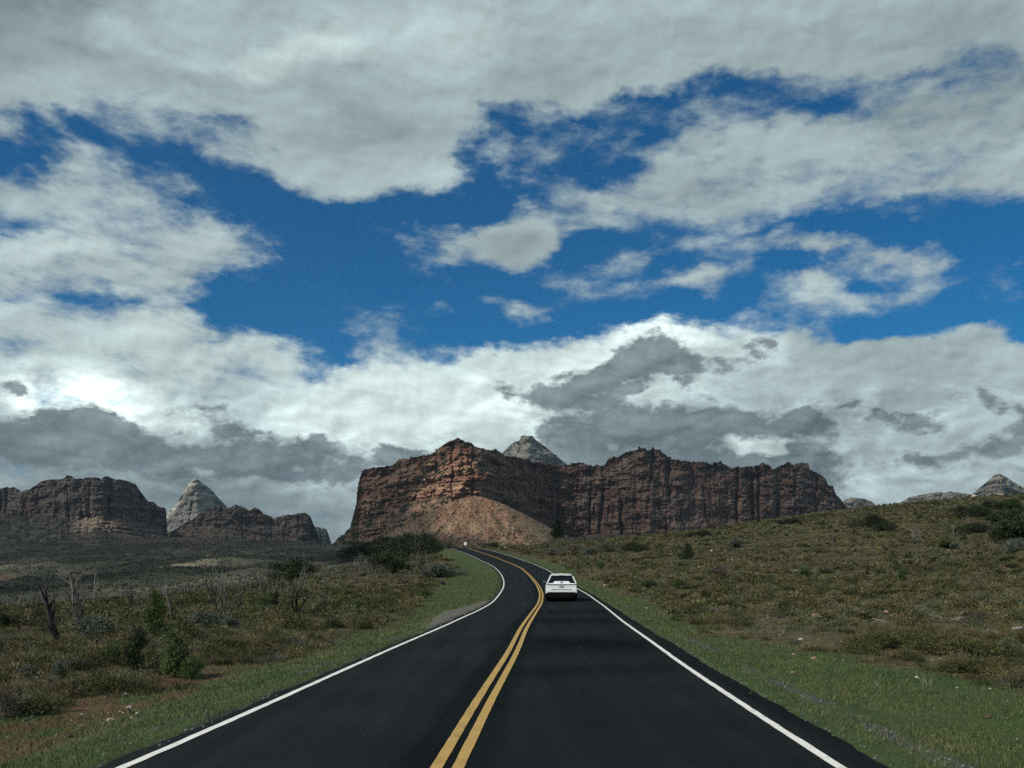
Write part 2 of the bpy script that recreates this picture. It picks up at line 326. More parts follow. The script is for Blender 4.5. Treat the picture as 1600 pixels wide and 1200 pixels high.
# ------------------------------------------------------------------ mesh helpers
def link_mesh(name, V, FA, material, parent=None, col=None, smooth=False, loc=None):
    me = bpy.data.meshes.new(name)
    V = np.ascontiguousarray(V, dtype=np.float32)
    if isinstance(FA, np.ndarray):
        n, k = FA.shape
        me.vertices.add(len(V)); me.vertices.foreach_set('co', V.ravel())
        me.loops.add(n*k); me.loops.foreach_set('vertex_index', FA.astype(np.int32).ravel())
        me.polygons.add(n); me.polygons.foreach_set('loop_start', np.arange(0, n*k, k, dtype=np.int32))
        me.update(calc_edges=True)
    else:
        me.from_pydata([tuple(map(float, v)) for v in V], [], [tuple(f) for f in FA]); me.update()
    if smooth: me.polygons.foreach_set('use_smooth', np.ones(len(me.polygons), bool))
    if col is not None:
        col = np.asarray(col, dtype=np.float32)
        a = me.color_attributes.new('col', 'FLOAT_COLOR', 'POINT')
        cc = np.ones((len(V), 4), np.float32); cc[:, :3] = col; a.data.foreach_set('color', cc.ravel())
    me.materials.append(material)
    o = bpy.data.objects.new(name, me); C.objects.link(o)
    if parent is not None: o.parent = parent
    if loc is not None: o.location = loc
    return o
def tag(o, label=None, cat=None, group=None, kind=None):
    if label: o['label'] = label
    if cat: o['category'] = cat
    if group: o['group'] = group
    if kind: o['kind'] = kind
    return o
def empty(name, loc, label, cat, group=None, rz=0, s=1.0):
    o = bpy.data.objects.new(name, None); C.objects.link(o); o.location = loc; o.rotation_euler = (0, 0, rz); o.scale = (s, s, s)
    o.empty_display_size = .3
    return tag(o, label, cat, group)
def grid_faces(nr, nc, wrap=False):
    r = np.arange(nr-1)[:, None]; c = np.arange(nc if wrap else nc-1)[None, :]
    a = r*nc+c; b = r*nc+(c+1) % nc
    return np.stack([a, b, b+nc, a+nc], -1).reshape(-1, 4)

# ------------------------------------------------------------------ road profile and line traces (from the photograph, dropped on the road's own surface)
_rz = np.array([(-80,0),(0,0),(30,0),(54,0),(62,.23),(80,.64),(95,1.1),(115,1.78),(138,2.77),(158,3.92),(178,5.34),(198,7.0),(206,7.55),(225,8.1),(260,8.2),(300,7.0),(360,5.5),(500,5)], float)
_dd = np.arange(-80, 500, .5)
_zz = gsmooth(np.interp(_dd, _rz[:, 0], _rz[:, 1]), 7)
def zr(D): return np.interp(D, _dd, _zz)
_D = np.arange(6.5, 204, .25); _PY = HY-(zr(_D)-CH)*F/_D
def row_depth(py): return np.interp(-np.asarray(py, float), -_PY, _D)
LEFT = [(190,1200),(252,1174),(400,1109),(475,1075),(580,1027.5),(643,1000),(700,976),(722,965),(745,955.5),(766,943.5),(779.5,930),(787,918),(787.8,907.5),(782.5,895.5),(772,885),(752.5,876),(730,864.8),(706.8,858.2)]
YEL = [(700.5,1200),(746,1110),(801,1020),(817,982.5),(832,960),(844,942),(846.3,928.5),(841,915),(829,900),(814,886.5),(790,876.8),(767.5,867.8),(736,858.4)]
RIGHT = [(1313,1200),(1275,1177.5),(1225,1145),(1175,1110),(1125,1077.5),(1075,1045),(1025,1007.5),(975,972.5),(940,943.5),(922,930.8),(902.5,920),(885,908),(866,897),(857.5,891),(835,881),(805,870.8),(775,861.8),(752,857.6)]
def trace(pts):
    p = np.array(pts); D = row_depth(p[:, 1]); x = (p[:, 0]-800)/F*D
    o = np.argsort(D); D, x = D[o], x[o]
    s0 = (x[2]-x[0])/(D[2]-D[0]); s1 = (x[-1]-x[-3])/(D[-1]-D[-3])
    D2 = np.concatenate([[-60], D, [215, 240, 280]]); x2 = np.concatenate([[x[0]+s0*(-60-D[0])], x, x[-1]+(s1*np.array([215, 240, 280])-s1*D[-1])])
    d = np.arange(-60, 281, .5); xx = np.interp(d, D2, x2)
    g = gsmooth(xx, 5)
    w = sst(60, 110, d); g = g*(1-w)+gsmooth(xx, 14)*w
    return d, g
_td, XL = trace(LEFT); _, XY = trace(YEL); _, XR = trace(RIGHT)
def xl(D): return np.interp(D, _td, XL)
def xy_(D): return np.interp(D, _td, XY)
def xr(D): return np.interp(D, _td, XR)
def road_dist(x, y):      # signed-ish: returns (distance outside the lines, side)
    l = xl(y)-x; r = x-xr(y)
    d = np.maximum(l, r); side = np.where(l > r, -1, 1)
    sl = np.cos(np.arctan(np.gradient(XY, _td)))
    return np.maximum(d, 0)*np.interp(y, _td, sl), side

# ------------------------------------------------------------------ terrain
_TD = np.array([7, 12, 20, 35, 60, 90, 130, 180, 240, 320, 600, 1200, 2500], float)
_flat = lambda D: HY+2492/D
_cols = {   # rows of the ground seen at each depth
 -500: [1262,1115,1032,990,972,966,964,968,968,960,930,894,858],
 -100: [1260,1112,1030,986,967,960,957,960,958,950,922,886,852],
 200: [1258,1107,1026,976,953,943,936,940,938,932,908,876,840],
 400: [1254,1106,1023,971,945,931,921,917,916,912,894,868,843],
 560: [1251,1104,1021,967,940,920,901,888,883,884,880,866,854],
 680: [1251,1103,1020,966,937,916,889,865,858,868,872,866,857],
 760: [1251,1103,1020,966,937,908,888,866,857,864,872,866,860],
 870: [1251,1103,1020,966,937,907,879,861,851,853,860,866,870],
 1000: [1251,1103,1020,966,933,903,875,851,839,842,856,870,878],
 1150: [1251,1103,1020,965,928,892,860,835,820,823,850,868,878],
 1310: [1251,1103,1020,962,922,883,846,815,796,800,842,868,878],
 1450: [1251,1103,1019,959,916,876,836,804,784,788,836,868,878],
 1600: [1251,1102,1018,956,910,866,825,795,777,780,830,864,876],
 2100: [1250,1100,1014,950,898,848,806,778,764,770,824,860,874]}
_tpx = np.linspace(-600, 2200, 281); _tl = np.linspace(math.log(7), math.log(2500), 240)
_cx = np.array(list(_cols)); _raw = np.array([_cols[k] for k in _cols], float)
_rz2 = CH-(_raw-HY)*_TD[None, :]/F
_ratio = _rz2/np.maximum(_TD[None, :], 1)
_t1 = np.stack([np.interp(_tl, np.log(_TD), _ratio[i]) for i in range(len(_cx))])
_t2 = np.stack([np.interp(_tpx, _cx, _t1[:, j]) for j in range(_t1.shape[1])], 1)
_t2 = gsmooth(gsmooth(_t2, 5, 0), 4.5, 1)
def zbase(x, y):
    r = np.hypot(x, y); ang = np.arctan2(x, y)
    px = 800+F*np.tan(np.clip(ang, -.785, .785)); D = np.clip(np.where(np.abs(ang) < .785, y, r*.707), 7, 2500)
    fx = np.clip((px+600)/10, 0, 279.999); fy = np.clip((np.log(D)-_tl[0])/(_tl[1]-_tl[0]), 0, 238.999)
    i = fx.astype(int); j = fy.astype(int); u = fx-i; v = fy-j
    k = (_t2[i, j]*(1-u)+_t2[i+1, j]*u)*(1-v)+(_t2[i, j+1]*(1-u)+_t2[i+1, j+1]*u)*v
    z = k*D
    near = sst(12, 5, y); z = z*(1-near)+(-.0)*near
    return z
def ground(x, y, detail=True):
    x = np.asarray(x, float); y = np.asarray(y, float)
    z = zbase(x, y)
    d, side = road_dist(x, y)
    inroad = (y < 262)
    w = np.where(inroad, sst(7.0, 0.6, d), sst(7, .6, d)*sst(300, 262, y))
    rough = (1-w)
    if detail:
        z = z + rough*(fbm(x/14, y/14, 0.3, 3)*.35+fbm(x/3.1, y/3.1, 4.3, 3)*.12+fbm(x/.9, y/.9, 8.3, 2)*.04*(y < 120))
        far = sst(250, 500, np.hypot(x, y)); z = z+far*(fbm(x/160, y/160, 2.2, 5)*11+fbm(x/40, y/40, 7.2, 3)*4.5)
    drop = -.03-.22*sst(.45, 3.0, d)*(side < 0)-.16*sst(.6, 2.6, d)*(side > 0)
    zroad = zr(np.clip(y, -80, 499))+drop+(fbm(x/2.3, y/2.3, 1.0, 2)*.03*sst(.3, 1.5, d) if detail else 0)
    return z*(1-w)+zroad*w
def hit(px, py, dmin=7.0, dmax=2400):
    D = np.exp(np.linspace(math.log(dmin), math.log(dmax), 1500)); x = (px-800)/F*D
    zray = CH-(py-HY)/F*D; g = ground(x, D)
    k = np.nonzero(zray <= g)[0]
    if len(k) == 0:
        k = [np.argmin(zray-g)]
    k = k[0]
    return float(x[k]), float(D[k]), float(g[k])

def field_edge(y, side):
    lf = np.interp(y, [8, 12, 20, 35, 54, 80, 115, 150, 200], [3.7, 3.5, 2.3, 2.3, 4.6, 6, 6.5, 5, 4])
    rt = np.interp(y, [8, 15, 20, 28, 60, 100, 200], [5.6, 5.2, 4.3, 2.6, 3.2, 3, 3])
    return np.where(side < 0, lf, rt)
C_GREEN = np.array([.052, .080, .029]); C_DRYG = np.array([.088, .088, .046]); C_TAN = np.array([.115, .098, .058]); C_DIRT = np.array([.12, .068, .046])
C_GREY = np.array([.085, .088, .072]); C_DARK = np.array([.030, .040, .025]); C_GRAVEL = np.array([.085, .088, .092]); C_PALE = np.array([.24, .21, .16])
def ground_color(x, y):
    d, side = road_dist(x, y)
    fe = field_edge(y, side)+fbm(x/2.5, y/2.5, 5.0, 3)*.9
    n1 = fbm(x/5, y/5, 1.5, 4); n2 = fbm(x/1.1, y/1.1, 2.5, 4); n3 = fbm(x/22, y/22, 9.5, 3)
    field = mixc(C_DRYG*.5, C_TAN*.85, sst(-.25, .35, n1+n2*.5))
    field = mixc(field, C_DIRT*.75, sst(.15, .45, fbm(x/4, y/4, 31, 3))*.6)
    field = mixc(field, C_DARK, sst(.1, .5, n2+n3*.5)*.55)
    green = mixc(C_GREEN, C_DRYG*.8, sst(-.05, .5, n1*.7+n2*.6)*.75)
    green = mixc(green, C_DARK*.9, sst(.2, .5, fbm(x/.5, y/.5, 12, 2))*.4)
    c = mixc(green, field, sst(-.5, .6, d-fe))
    # bare red dirt patch and stones left of the road
    bd = sst(.5, -.1, np.abs(d-2.9)-.6+n1*.9)*(side < 0)*sst(24, 13, y)
    c = mixc(c, C_DIRT*.9, bd*sst(-.25, .15, n2+.1)*.9)
    # gravel: streaks along the verge, wide turnout left
    gs = np.where(side < 0, np.exp(-((d-.75)/.13)**2)*sst(-.05, .3, fbm(x/1.5, y/4, 3, 3)), np.exp(-((d-1.25)/.17)**2)*sst(-.3, .15, fbm(x/1.2, y/3, 3, 3)))
    c = mixc(c, C_GRAVEL, np.clip(gs, 0, 1)*.8*(y < 60))
    pd = np.where(side < 0, np.exp(-((d-1.45)/.14)**2)*sst(-.1, .3, fbm(x/1.1, y/3, 14, 3)), 0)
    c = mixc(c, C_PALE*.75, pd*.6*(y < 40))
    tw = np.interp(y, [26, 33, 42, 50, 58], [0, .8, 1.7, 1.1, 0])
    t = sst(tw+.15, tw-.1, d+n2*.12)*(side < 0)*(tw > 0)
    c = mixc(c, mixc(C_GRAVEL*1.35, C_PALE*.6, sst(-.2, .3, n2)), t*.9)
    rim = np.exp(-((d-tw-.15)/.22)**2)*(side < 0)*(tw > .1); c = mixc(c, C_PALE*.75, rim*.7*sst(-.3, .2, n2))
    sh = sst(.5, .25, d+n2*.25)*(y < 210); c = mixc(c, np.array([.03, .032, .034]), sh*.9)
    # cut bank of red earth right of the road bend
    cb = np.exp(-((d-3.6)/1.4)**2)*(side > 0)*sst(62, 70, y)*sst(112, 100, y); c = mixc(c, C_DIRT*1.1, cb*sst(-.1, .3, n2+n1)*.85)
    # far plain: grey sage with darker woods and pale openings
    fr = sst(190, 420, np.hypot(x, y))
    f1 = fbm(x/120, y/260, 3.3, 5, .6); f2 = fbm(x/30, y/60, 6.3, 4)
    farc = mixc(np.array([.056, .062, .044]), np.array([.150, .138, .100]), sst(-.1, .4, f1*.7+f2*.6))
    farc = mixc(farc, np.array([.032, .040, .028]), sst(-.05, .3, fbm(x/200, y/300, 13.3, 5, .6))*.85)
    farc = mixc(farc, np.array([.12, .075, .055]), sst(.25, .45, fbm(x/260, y/200, 23.3, 4))*.6)
    c = mixc(c, farc, fr)
    return c

def build_ground():
    front = np.arange(-39, 39.001, .1); side_ = np.concatenate([np.arange(42, 180, 6), np.arange(180, 318.1, 6)])
    ang = np.radians(np.concatenate([front, side_]))
    R = np.concatenate([[0.0, .8, 1.6], np.exp(np.linspace(math.log(2.4), math.log(6000), 560)), [9000, 14000]])
    A, RR = np.meshgrid(ang, R)
    x = RR*np.sin(A); y = RR*np.cos(A)
    z = ground(x, y)
    z = np.where(RR > 6500, z-20, z)
    V = np.stack([x, y, z], -1).reshape(-1, 3)
    FA = grid_faces(len(R), len(ang), wrap=True)[:, ::-1]
    col = ground_color(x.ravel(), y.ravel())
    o = link_mesh('ground', V, FA, M_GROUND, col=col, smooth=True)
    tag(o, kind='structure')
build_ground()

# ------------------------------------------------------------------ road
def strip(name, material, fa, fb, y0, y1, dz, step=.5, gaps=None, nseg=1, kind='structure', jit=0.0):
    ys = np.arange(y0, y1+.001, step)
    V = []; FA = []
    for i, yv in enumerate(ys):
        a, b = fa(yv), fb(yv)
        for k in range(nseg+1):
            t = k/nseg; V.append((a+(b-a)*t+(random.uniform(-jit, jit) if k in (0, nseg) else 0), yv, float(zr(yv))+dz))
    for i in range(len(ys)-1):
        if gaps and any(g0 <= ys[i] < g1 for g0, g1 in gaps): continue
        for k in range(nseg):
            a = i*(nseg+1)+k; FA.append((a, a+1, a+nseg+2, a+nseg+1))
    o = link_mesh(name, np.array(V), FA, material); o['kind'] = kind
    return o
def asphalt():
    m, N, L, b = new_mat('asphalt')
    g = N.new('ShaderNodeNewGeometry')
    n = N.new('ShaderNodeTexNoise'); n.inputs['Scale'].default_value = 75; n.inputs['Detail'].default_value = 3; L.new(g.outputs['Position'], n.inputs['Vector'])
    n2 = N.new('ShaderNodeTexNoise'); n2.inputs['Scale'].default_value = .35; n2.inputs['Detail'].default_value = 5; L.new(g.outputs['Position'], n2.inputs['Vector'])
    at = N.new('ShaderNodeAttribute'); at.attribute_name = 'col'
    r = N.new('ShaderNodeMapRange'); r.inputs[1].default_value = .35; r.inputs[2].default_value = .65; r.inputs[3].default_value = .75; r.inputs[4].default_value = 1.25; L.new(n.outputs['Fac'], r.inputs[0])
    r2 = N.new('ShaderNodeMapRange'); r2.inputs[1].default_value = .35; r2.inputs[2].default_value = .65; r2.inputs[3].default_value = .86; r2.inputs[4].default_value = 1.14; L.new(n2.outputs['Fac'], r2.inputs[0])
    mp = N.new('ShaderNodeMapping'); mp.inputs['Scale'].default_value = (2.2, .06, 1); L.new(g.outputs['Position'], mp.inputs['Vector'])
    n3 = N.new('ShaderNodeTexNoise'); n3.inputs['Scale'].default_value = 1; n3.inputs['Detail'].default_value = 6; L.new(mp.outputs[0], n3.inputs['Vector'])
    r3 = N.new('ShaderNodeMapRange'); r3.inputs[1].default_value = .35; r3.inputs[2].default_value = .65; r3.inputs[3].default_value = .82; r3.inputs[4].default_value = 1.18; L.new(n3.outputs['Fac'], r3.inputs[0])
    m3 = N.new('ShaderNodeMath'); m3.operation = 'MULTIPLY'; L.new(r2.outputs[0], m3.inputs[0]); L.new(r3.outputs[0], m3.inputs[1]); r2 = m3
    mu = N.new('ShaderNodeMath'); mu.operation = 'MULTIPLY'; L.new(r.outputs[0], mu.inputs[0]); L.new(r2.outputs[0], mu.inputs[1])
    s = N.new('ShaderNodeVectorMath'); s.operation = 'SCALE'; L.new(at.outputs['Color'], s.inputs[0]); L.new(mu.outputs[0], s.inputs['Scale'])
    # scattered pale aggregate
    v = N.new('ShaderNodeTexVoronoi'); v.inputs['Scale'].default_value = 9; L.new(g.outputs['Position'], v.inputs['Vector'])
    lt = N.new('ShaderNodeMath'); lt.operation = 'LESS_THAN'; lt.inputs[1].default_value = .05; L.new(v.outputs['Distance'], lt.inputs[0])
    mx = N.new('ShaderNodeMixRGB'); mx.inputs[2].default_value = (.09, .095, .095, 1); L.new(lt.outputs[0], mx.inputs[0]); L.new(s.outputs[0], mx.inputs[1])
    L.new(mx.outputs[0], b.inputs['Base Color']); b.inputs['Roughness'].default_value = .95; b.inputs['Specular IOR Level'].default_value = .04
    bp = N.new('ShaderNodeBump'); bp.inputs['Strength'].default_value = .5; bp.inputs['Distance'].default_value = .01; L.new(n.outputs['Fac'], bp.inputs['Height']); L.new(bp.outputs[0], b.inputs['Normal'])
    return m
M_ASPH = asphalt()
def paint(name, col, wear=.45):
    m, N, L, b = new_mat(name)
    g = N.new('ShaderNodeNewGeometry')
    n = N.new('ShaderNodeTexNoise'); n.inputs['Scale'].default_value = 60; n.inputs['Detail'].default_value = 4; L.new(g.outputs['Position'], n.inputs['Vector'])
    n2 = N.new('ShaderNodeTexNoise'); n2.inputs['Scale'].default_value = 3; n2.inputs['Detail'].default_value = 4; L.new(g.outputs['Position'], n2.inputs['Vector'])
    a = N.new('ShaderNodeMath'); a.operation = 'MULTIPLY_ADD'; L.new(n2.outputs['Fac'], a.inputs[0]); a.inputs[1].default_value = .5; L.new(n.outputs['Fac'], a.inputs[2])
    r = N.new('ShaderNodeMapRange'); r.inputs[1].default_value = .55; r.inputs[2].default_value = .75; r.inputs[3].default_value = 1-wear; r.inputs[4].default_value = 1; L.new(a.outputs[0], r.inputs[0])
    s = N.new('ShaderNodeVectorMath'); s.operation = 'SCALE'; s.inputs[0].default_value = col; L.new(r.outputs[0], s.inputs['Scale']); L.new(s.outputs[0], b.inputs['Base Color'])
    b.inputs['Roughness'].default_value = .7; b.inputs['Specular IOR Level'].default_value = .3
    return m
def build_road():
    ys = np.concatenate([np.arange(-60, 20, .25), np.arange(20, 262, .5)]); nc = 40
    L_ = xl(ys)-.19+.09*fbm(ys/1.1, 5.2, .4, 4)-.05*np.array([random.random() for _ in ys])
    rs = np.interp(ys, [-60, 10, 30, 60, 280], [.44, .44, .44, .34, .28])
    R_ = xr(ys)+rs+.05*np.array([random.random() for _ in ys])+.09*fbm(ys/2.7, 2.2, .4, 6, .75)
    t = np.linspace(0, 1, nc)[None, :]
    X = L_[:, None]*(1-t)+R_[:, None]*t; Yv = np.repeat(ys[:, None], nc, 1); Z = zr(Yv)
    c = X-xy_(ys)[:, None]
    # left lane paler, a darker strip hugging the centre line and the right shoulder
    base = np.full(X.shape+(3,), 0.0)+np.array([.0138, .0186, .0198])
    base = mixc(base, np.array([.0060, .0084, .0100]), sst(-.62, -.42, c+fbm(X/2, Yv/9, 3, 3)*.25)*sst(.5, .25, c))
    base = mixc(base, np.array([.0118, .0154, .0168]), sst(.4, .7, c))
    for cy, hy_, k_ in ((22.5, 2.6, .75), (33.5, 3.0, .62), (41.0, 2.6, .6), (16.5, 1.2, .4)):   # darker soft-edged bands across the right lane
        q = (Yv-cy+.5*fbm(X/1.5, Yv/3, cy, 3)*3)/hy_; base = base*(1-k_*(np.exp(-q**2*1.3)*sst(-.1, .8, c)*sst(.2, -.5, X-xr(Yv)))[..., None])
    base = mixc(base, np.array([.0082, .0104, .0120]), sst(.05, .3, X-xr(Yv)))
    V = np.stack([X, Yv, Z], -1).reshape(-1, 3)
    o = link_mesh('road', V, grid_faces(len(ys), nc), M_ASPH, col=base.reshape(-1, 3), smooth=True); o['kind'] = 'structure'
    W = paint('white_road_paint', (.80, .80, .76)); Y = paint('yellow_road_paint', (.47, .31, .095), .45)
    lw = .098
    strip('white_edge_line', W, lambda y: xl(y)-lw/2, lambda y: xl(y)+lw/2, -60, 258, .006, .25, gaps=[(17.8, 18.0), (22.3, 22.5)], jit=.006)
    strip('white_edge_line', W, lambda y: xr(y)-lw/2, lambda y: xr(y)+lw/2, -60, 258, .006, .25, jit=.006)
    strip('yellow_centre_line', Y, lambda y: xy_(y)-.155, lambda y: xy_(y)-.042, -60, 258, .006, .25, jit=.003)
    strip('yellow_centre_line', Y, lambda y: xy_(y)+.042, lambda y: xy_(y)+.155, -60, 258, .006, .25, jit=.003)
build_road()

# ------------------------------------------------------------------ sandstone mesas and peaks
def jag(px, amp, seed):
    a = perlin(px/9.0, seed, .5)*.9+perlin(px/4.2, seed+5, .5)*.6+perlin(px/2.1, seed+9, .5)*.35
    b = np.round(perlin(px/5.5, seed+20, .5)*2.2)/2.2
    return -(a*.6+b*.5)*amp
_zt = np.arange(-200, 1400, .5)
def massif(name, label, cat, px0, px1, top, base, D0, talus=None, tk=5.0, stair=.6, stp=6.0, bands=6.0, bk=1.0, apron=0.0, bmod=None, step=1.0, ny=170, jg=2.2, seed=1.0, style='red',
           butt=40, crack=30, ledge=1.0, group=None, cone=None, thick=500, zs=1.0, tal_top=None, mats=None, cw=60):
    pxs = np.arange(px0, px1+.01, step); n = len(pxs)
    tp = np.interp(pxs, [p[0] for p in top], [p[1] for p in top])
    bp_ = np.interp(pxs, [p[0] for p in base], [p[1] for p in base])
    endf = sst(0, 6, pxs-px0)*sst(0, 6, px1-pxs)
    tp = np.minimum(tp+jag(pxs, jg, seed)*endf, bp_-1)
    Dp = gsmooth(np.interp(pxs, [p[0] for p in D0], [p[1] for p in D0]), 8/step)
    v = np.linspace(0, 1, ny)[:, None]
    PY = tp[None, :]*(1-v)+bp_[None, :]*v; PX = np.repeat(pxs[None, :], ny, 0); DD = np.repeat(Dp[None, :], ny, 0)
    XW = (PX-800)/F*DD; ZW = CH-(PY-HY)/F*DD
    warp = 9*zs*fbm(PX/60, ZW/90, seed, 3)+ZW*0
    # ledges: alternating cliff and bench, integrated upwards
    r1 = perlin(_zt/(26*zs), seed+3, .1)*.9+perlin(_zt/(9*zs), seed+4, .1)*.8+perlin(_zt/(4*zs), seed+6, .1)*.5
    rate = .10+1.7*sst(.12, .8, r1)*ledge+.18
    R = np.cumsum(rate)*.5
    rec = np.interp(ZW+warp, _zt, R)
    rr = np.interp(ZW+warp, _zt, rate)
    zb = CH-(bp_-HY)/F*Dp; rec0 = np.interp(zb, _zt, R)
    s = XW
    n1 = perlin(s/cw+.1*fbm(s/60, ZW/60, seed, 3), ZW/1500, seed+.5)
    n2 = perlin(s/(cw*.42)+.12*fbm(s/30, ZW/30, seed+2, 2), ZW/420, seed+1.5); n3 = perlin(s/(cw*.17), ZW/60, seed+2.5)
    amp_ = sst(-.45, .35, fbm(s/260, ZW/260, seed+80, 2)); B = butt*.5*(1-np.minimum(np.abs(n1)*3, 1)**.6)*amp_-butt*n2*.30-butt*.10*n3
    B = B+crack*np.exp(-(n1/.04)**2)*amp_+crack*.5*np.exp(-(n2/.045)**2)*sst(-.2, .35, perlin(s/90, ZW/45, seed+81))+crack*.25*np.exp(-(n3/.07)**2)*sst(-.1, .4, perlin(s/50, ZW/30, seed+82))
    fine = fbm(s/9, ZW/7, seed+7, 3)*4*zs+fbm(s/40, ZW/25, seed+8, 3)*9*zs
    st_ = lambda v_, k_: (np.floor(v_*k_)+sst(.75, 1.0, v_*k_-np.floor(v_*k_)))/k_
    blk = st_(fbm(s/75, ZW/40, seed+11, 4, .55), 5)*46*bk+st_(fbm(s/24, ZW/15, seed+12, 4, .6), 4)*17*bk+st_(fbm(s/8, ZW/6, seed+13, 2), 3)*4*bk
    cl = np.ones_like(PX)
    if talus is not None:
        tl = np.interp(pxs, [p[0] for p in talus], [p[1] for p in talus])[None, :]+gsmooth(perlin(pxs/7, seed+30, .2)*3, 1.5)[None, :]
        cl = sst(2, -2, PY-tl)          # 1 on cliff, 0 on talus
    bm_ = np.interp(PX, [q[0] for q in bmod], [q[1] for q in bmod]) if bmod is not None else 1.0
    bandn = perlin((ZW+warp*.6)/(8.5*zs), seed+70, .4)+.6*perlin((ZW+warp*.6)/(3.6*zs), seed+71, .4)
    bmask = sst(-.25, .35, fbm(s/95, ZW/60, seed+72, 4))*np.clip(1.7-1.2*bm_, .35, 1.2)+.12
    bandn = bandn+.35*fbm(s/16, ZW/10, seed+73, 3)
    bnd = -bands*(.5+.45*(sst(905, 830, PX) if px1 > 1000 else .3))*np.clip(bandn*2.2, -1, 1)*bmask
    D = DD+(rec-rec0[None, :])*1.0+B*bm_*(.2+.8*cl)+blk*(.45+.55*cl)*np.clip(1.75-bm_, .55, 1.1)+fine+bnd
    if talus is not None:
        u_ = np.maximum(PY-tl+1.5*perlin(PX/18, seed, .7)+1.0*perlin(PX/5, PY/5, seed), 0); q_ = u_/stp; fr = q_-np.floor(q_)
        us = (np.floor(q_)+sst(.62, 1.0, fr))*stp
        D = D-(u_*(1-stair)+us*stair)*tk*zs-np.maximum(PY-tl-22, 0)*apron
        rr_b = sst(.5, .9, fr)
        rr = rr*cl+(1-cl)*1.0
    tc = np.zeros_like(PX)
    if cone is not None:
        cxp, cyp, cD, tan = cone
        xc = (cxp-800)/F*cD; zc = CH-(cyp-HY)/F*cD
        for it in range(3):
            zz = CH-(PY-HY)/F*D if it else ZW
            Du = cD
            xx = (PX-800)/F*Du; zz = CH-(PY-HY)/F*Du
            rad = np.sqrt((np.maximum(zc-zz, 0)/tan+60)**2-3600); dx = xx-xc
            Dc = np.where(rad > np.abs(dx), cD-np.sqrt(np.maximum(rad**2-dx**2, 0)), 1e9)
        Dc = Dc+fbm(xx/60, zz/45, 3.3, 5)*26+16*np.abs(perlin((PX-cxp)/np.maximum(PY-cyp+14, 4)*4.0, .3, .2))+6*np.abs(perlin((PX-cxp)/np.maximum(PY-cyp+14, 4)*11.0, 1.3, .2))
        tc = (Dc < D).astype(float)
        D = np.minimum(D, Dc)
        rr = rr*(1-tc)+tc
    X = (PX-800)/F*D; Z = CH-(PY-HY)/F*D
    # back: a broad top, then down behind
    ex = []
    for dd, fz in ((thick*.12, 0), (thick*.5, -8), (thick, -25), (thick*1.25, None)):
        De = D[0]+dd; ze = (Z[0]+fz if fz is not None else np.full(n, -10.0))
        if fz == 0: ze = Z[0]-2+3*perlin(pxs/6, seed+40, .1)
        ex.append(np.stack([(pxs-800)/F*De, De, ze], -1))
    front = np.stack([X, D, Z], -1)
    bottom = front[-1].copy(); bottom[:, 2] = -25; bottom[:, 1] -= 1
    V = np.concatenate([np.stack(ex[::-1]), front, bottom[None]], 0)
    FA = grid_faces(V.shape[0], n)[:, ::-1]
    # end caps
    m = V.shape[0]
    # colour of the rock itself: beds by height, desert varnish streaks, scree
    zb_ = ZW+warp*1.3; bed = perlin(zb_/(16*zs), seed+50, .3)*.6+perlin(zb_/(5*zs), seed+51, .3)*.5+fbm(s/60, ZW/30, seed+52, 3)*.5
    stv = fbm(s/7, ZW/130, seed+53, 3); blot = fbm(s/90, ZW/90, seed+54, 3)
    if style == 'red':
        c = mixc([.225, .118, .082], [.34, .215, .145], sst(-.35, .45, bed))
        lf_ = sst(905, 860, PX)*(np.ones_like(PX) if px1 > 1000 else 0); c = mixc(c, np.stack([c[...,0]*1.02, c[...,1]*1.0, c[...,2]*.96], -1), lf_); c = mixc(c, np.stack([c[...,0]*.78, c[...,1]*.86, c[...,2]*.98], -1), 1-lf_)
        c = mixc(c, [.30, .235, .18], sst(.1, .55, blot)*.6)
        c = mixc(c, [.085, .060, .060], sst(.0, .4, stv)*np.clip(bm_*.75, .45, .85)*cl)
        c = mixc(c, [.30, .22, .15], sst(.35, .6, perlin(zb_/(7*zs), seed+55, .3))*.5)
        c = mixc(c, [.215, .125, .085], (1-cl)*.6); c = mixc(c, [.060, .060, .042], (1-cl)*sst(-.1, .3, fbm(s/18, ZW/9, seed+58, 3))*.5*(1-tc))
        c = mixc(c, [.055, .062, .040], sst(.55, 1.3, rr)*sst(-.3, .25, fbm(s/22, ZW/18, seed+57, 3))*.55*(1-tc))
    elif style == 'brown':
        c = mixc([.15, .115, .095], [.25, .205, .165], sst(-.35, .45, bed))
        c = mixc(c, [.055, .042, .040], sst(.0, .4, stv)*.65*cl)
        c = mixc(c, [.17, .09, .062], sst(.1, .45, blot)*.5)
        c = mixc(c, [.050, .060, .045], sst(.5, 1.2, rr)*sst(-.3, .2, fbm(s/24, ZW/18, seed+57, 3))*.7)
        c = mixc(c, mixc([.045, .052, .040], [.19, .140, .105], sst(-.25, .25, fbm(s/30, ZW/8, seed+59, 4)+np.interp(PX, [60, 130], [-.25, .15]))), (1-cl)*.8)
        if talus is not None: c = mixc(c, mixc([.042, .050, .034], [.130, .115, .080], sst(-.25, .3, fbm(s/50, ZW/14, seed+62, 4))), sst(14, 34, PY-tl))
    else:
        c = mixc([.35, .32, .265], [.54, .505, .42], sst(-.4, .4, bed))
        c = mixc(c, [.13, .12, .105], sst(.0, .45, fbm(s/25, ZW/8, seed+56, 4))*.7)
        if style == 'pale_pink':
            t = sst(.52, .72, (PY-PY[0])/(PY[-1]-PY[0])); c = mixc(c, mixc([.24, .165, .135], [.32, .25, .21], sst(-.2, .3, bed)), t*.9)
